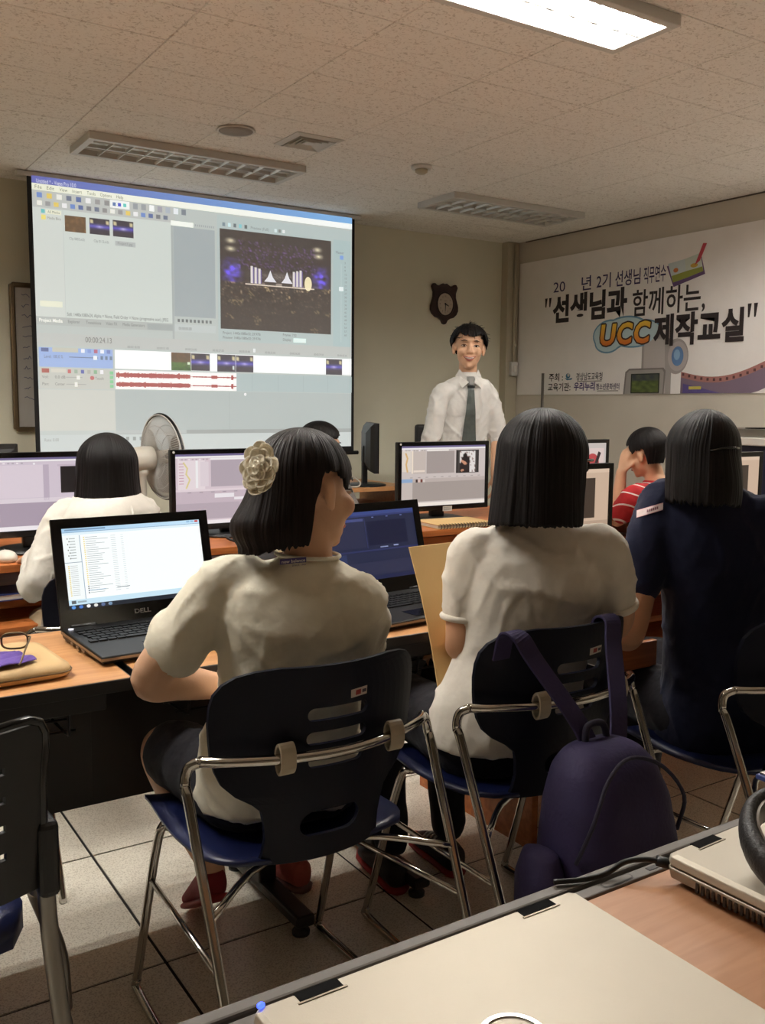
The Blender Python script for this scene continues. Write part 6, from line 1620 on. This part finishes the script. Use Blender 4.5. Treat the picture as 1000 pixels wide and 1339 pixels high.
# collar: stand and two points
P.build('collar_stand', MB().ring_loft([[neck+UP*z+(rs*math.cos(q)*1.0+f_*math.sin(q)*1.0)*r_ for q in [2*PI*k/30 for k in range(30)]] for r_, z in ((.064, -.02), (.060, .014), (.056, .014), (.058, -.02))], closed=True), M['whiteshirt'], smooth=True)
for k in (-1, 1):
    p0 = neck+rs*k*.006+f_*.082+UP*-.040; p1 = neck+rs*k*.056+f_*.032+UP*.030; p2 = neck+rs*k*.078+f_*.020+UP*-.008; p3 = neck+rs*k*.056+f_*.104+UP*-.082; p4 = neck+rs*k*.016+f_*.094+UP*-.046
    o = P.build('collar_point', MB().add([p1, p2, p3, p4, p0], [(0, 1, 2, 3, 4)]), M['whiteshirt']); solidify(o, .004)
b = P.bvh_of(tee)
def on_shirt(x, z, off):
    p = neck+rs*x+UP*z-P.loc+f_*.5; h_ = b.ray_cast(p, f_*-1)
    return (h_[0]+f_*off+P.loc) if h_[0] else neck+rs*x+UP*z+f_*.1
kz = -.035
P.build('tie_knot', MB().ring_loft([[neck+rs*x*w_+UP*z+f_*(.078+y+dy) for x, y in ((-1, 0), (-.5, .012), (.5, .012), (1, 0), (.5, -.01), (-.5, -.01))] for w_, z, dy in ((.024, -.012, -.008), (.026, -.025, .0), (.020, -.055, .012), (.015, -.064, .012))]), M['knot'], bevel=.002)
rows = []
for k in range(15):
    z = -.062-.40*k/14; w_ = (.017+.026*min(1, k/11.0))
    if k == 14: w_ = .004
    c_ = on_shirt(0, z, .010); rows.append([c_-rs*w_, c_+f_*.005, c_+rs*w_, c_-f_*.002])
P.build('tie_blade', MB().ring_loft(rows), M['tie'], smooth=False, bevel=.001)
P.build('tie_clip', MB().box(tuple(on_shirt(0, -.072, .018)), (.046, .006, .012), M=Matrix((rs, f_, UP)).transposed()), M['blackplastic'], bevel=.002)
for k in range(4):
    c_ = on_shirt(-.047, -.10-.085*k, .002)
pk = [on_shirt(x, z, .0025) for x, z in ((.055, -.15), (.125, -.15), (.125, -.235), (.09, -.25), (.055, -.235))]
o = P.build('chest_pocket', MB().add(pk, [(0, 1, 2, 3, 4)]), M['whiteshirt']); solidify(o, .002)
hair_shell(P, 'hair', M['hair'], hc+A @ V((0, -.012, .036)), A, (.112, .118, .108),
    lambda f: blend(f, [(-180, -.10), (-128, -.06), (-104, -.03), (-88, -.015), (-70, -.015), (-56, .015), (-40, .04), (-20, .026), (0, .018), (18, .026), (40, .045), (56, .015), (70, -.015), (88, -.015), (104, -.03), (128, -.06), (180, -.10)]), lambda f, z: 1.0-.14*min(1, -z/.1), .05, seed=12.7, k1=9, rag=.02)
random.seed(11); fz_ = MB()
for k in range(150):                  # loose flyaway strands
    th, ph = random.uniform(.05, 1.5), random.uniform(0, 2*PI)
    n_ = A @ V((math.sin(th)*math.sin(ph), math.sin(th)*math.cos(ph), math.cos(th)))
    p0 = hc+A @ V((0, -.012, .036))+V((n_.x*.094, n_.y*.1, n_.z*.10)); tn = (n_*.25+V((random.uniform(-.8, .8), random.uniform(-.8, .8), random.uniform(-.5, .3)))).normalized()
    fz_.tube([p0, p0+n_*.005+tn*.012, p0+n_*.006+tn*.03+UP*-.008], [.0022, .0016, .0005], 4, 3)
P.build('loose_strands', fz_, M['hair'], kind='stuff', smooth=True)
add_face(P, hc, A, 1.14, True)
add_shoe(P, an[0], an[0]+f_, M['darkshoe'], M['sole']); add_shoe(P, an[1], an[1]+f_, M['darkshoe'], M['sole'])
# chair standing behind the presenter
t = thing('high_back_chair', 'black high-backed swivel chair behind the presenter by the front wall', 'chair', (3.87, 5.05, 0), R(172))
MB().box((0, -.2, .86), (.44, .05, .58)).build('backrest', M['padded'], t, bevel=.02, seg=3)
MB().box((0, .04, .47), (.48, .46, .07)).build('seat', M['padded'], t, bevel=.025, seg=3)
MB().tube([(0, .02, .44), (0, .02, .1)], .025, 14).build('gas_lift', M['blackmetal'], t, smooth=True)
MB().tube([(0, -.02, .44), (0, -.2, .46), (0, -.235, .6)], .02, 10, 4).build('back_bracket', M['blackmetal'], t, smooth=True)
for k in range(5):
    q = 2*PI*k/5; l = MB().tube([(0, .02, .1), (.27*math.cos(q), .02+.27*math.sin(q), .07)], [.025, .016], 10).build('leg', M['blackmetal'], t, smooth=True)
    MB().ell((.27*math.cos(q), .02+.27*math.sin(q), .03), (.028, .028, .029), nu=14, nv=8).build('castor', M['blackplastic'], l, smooth=True)
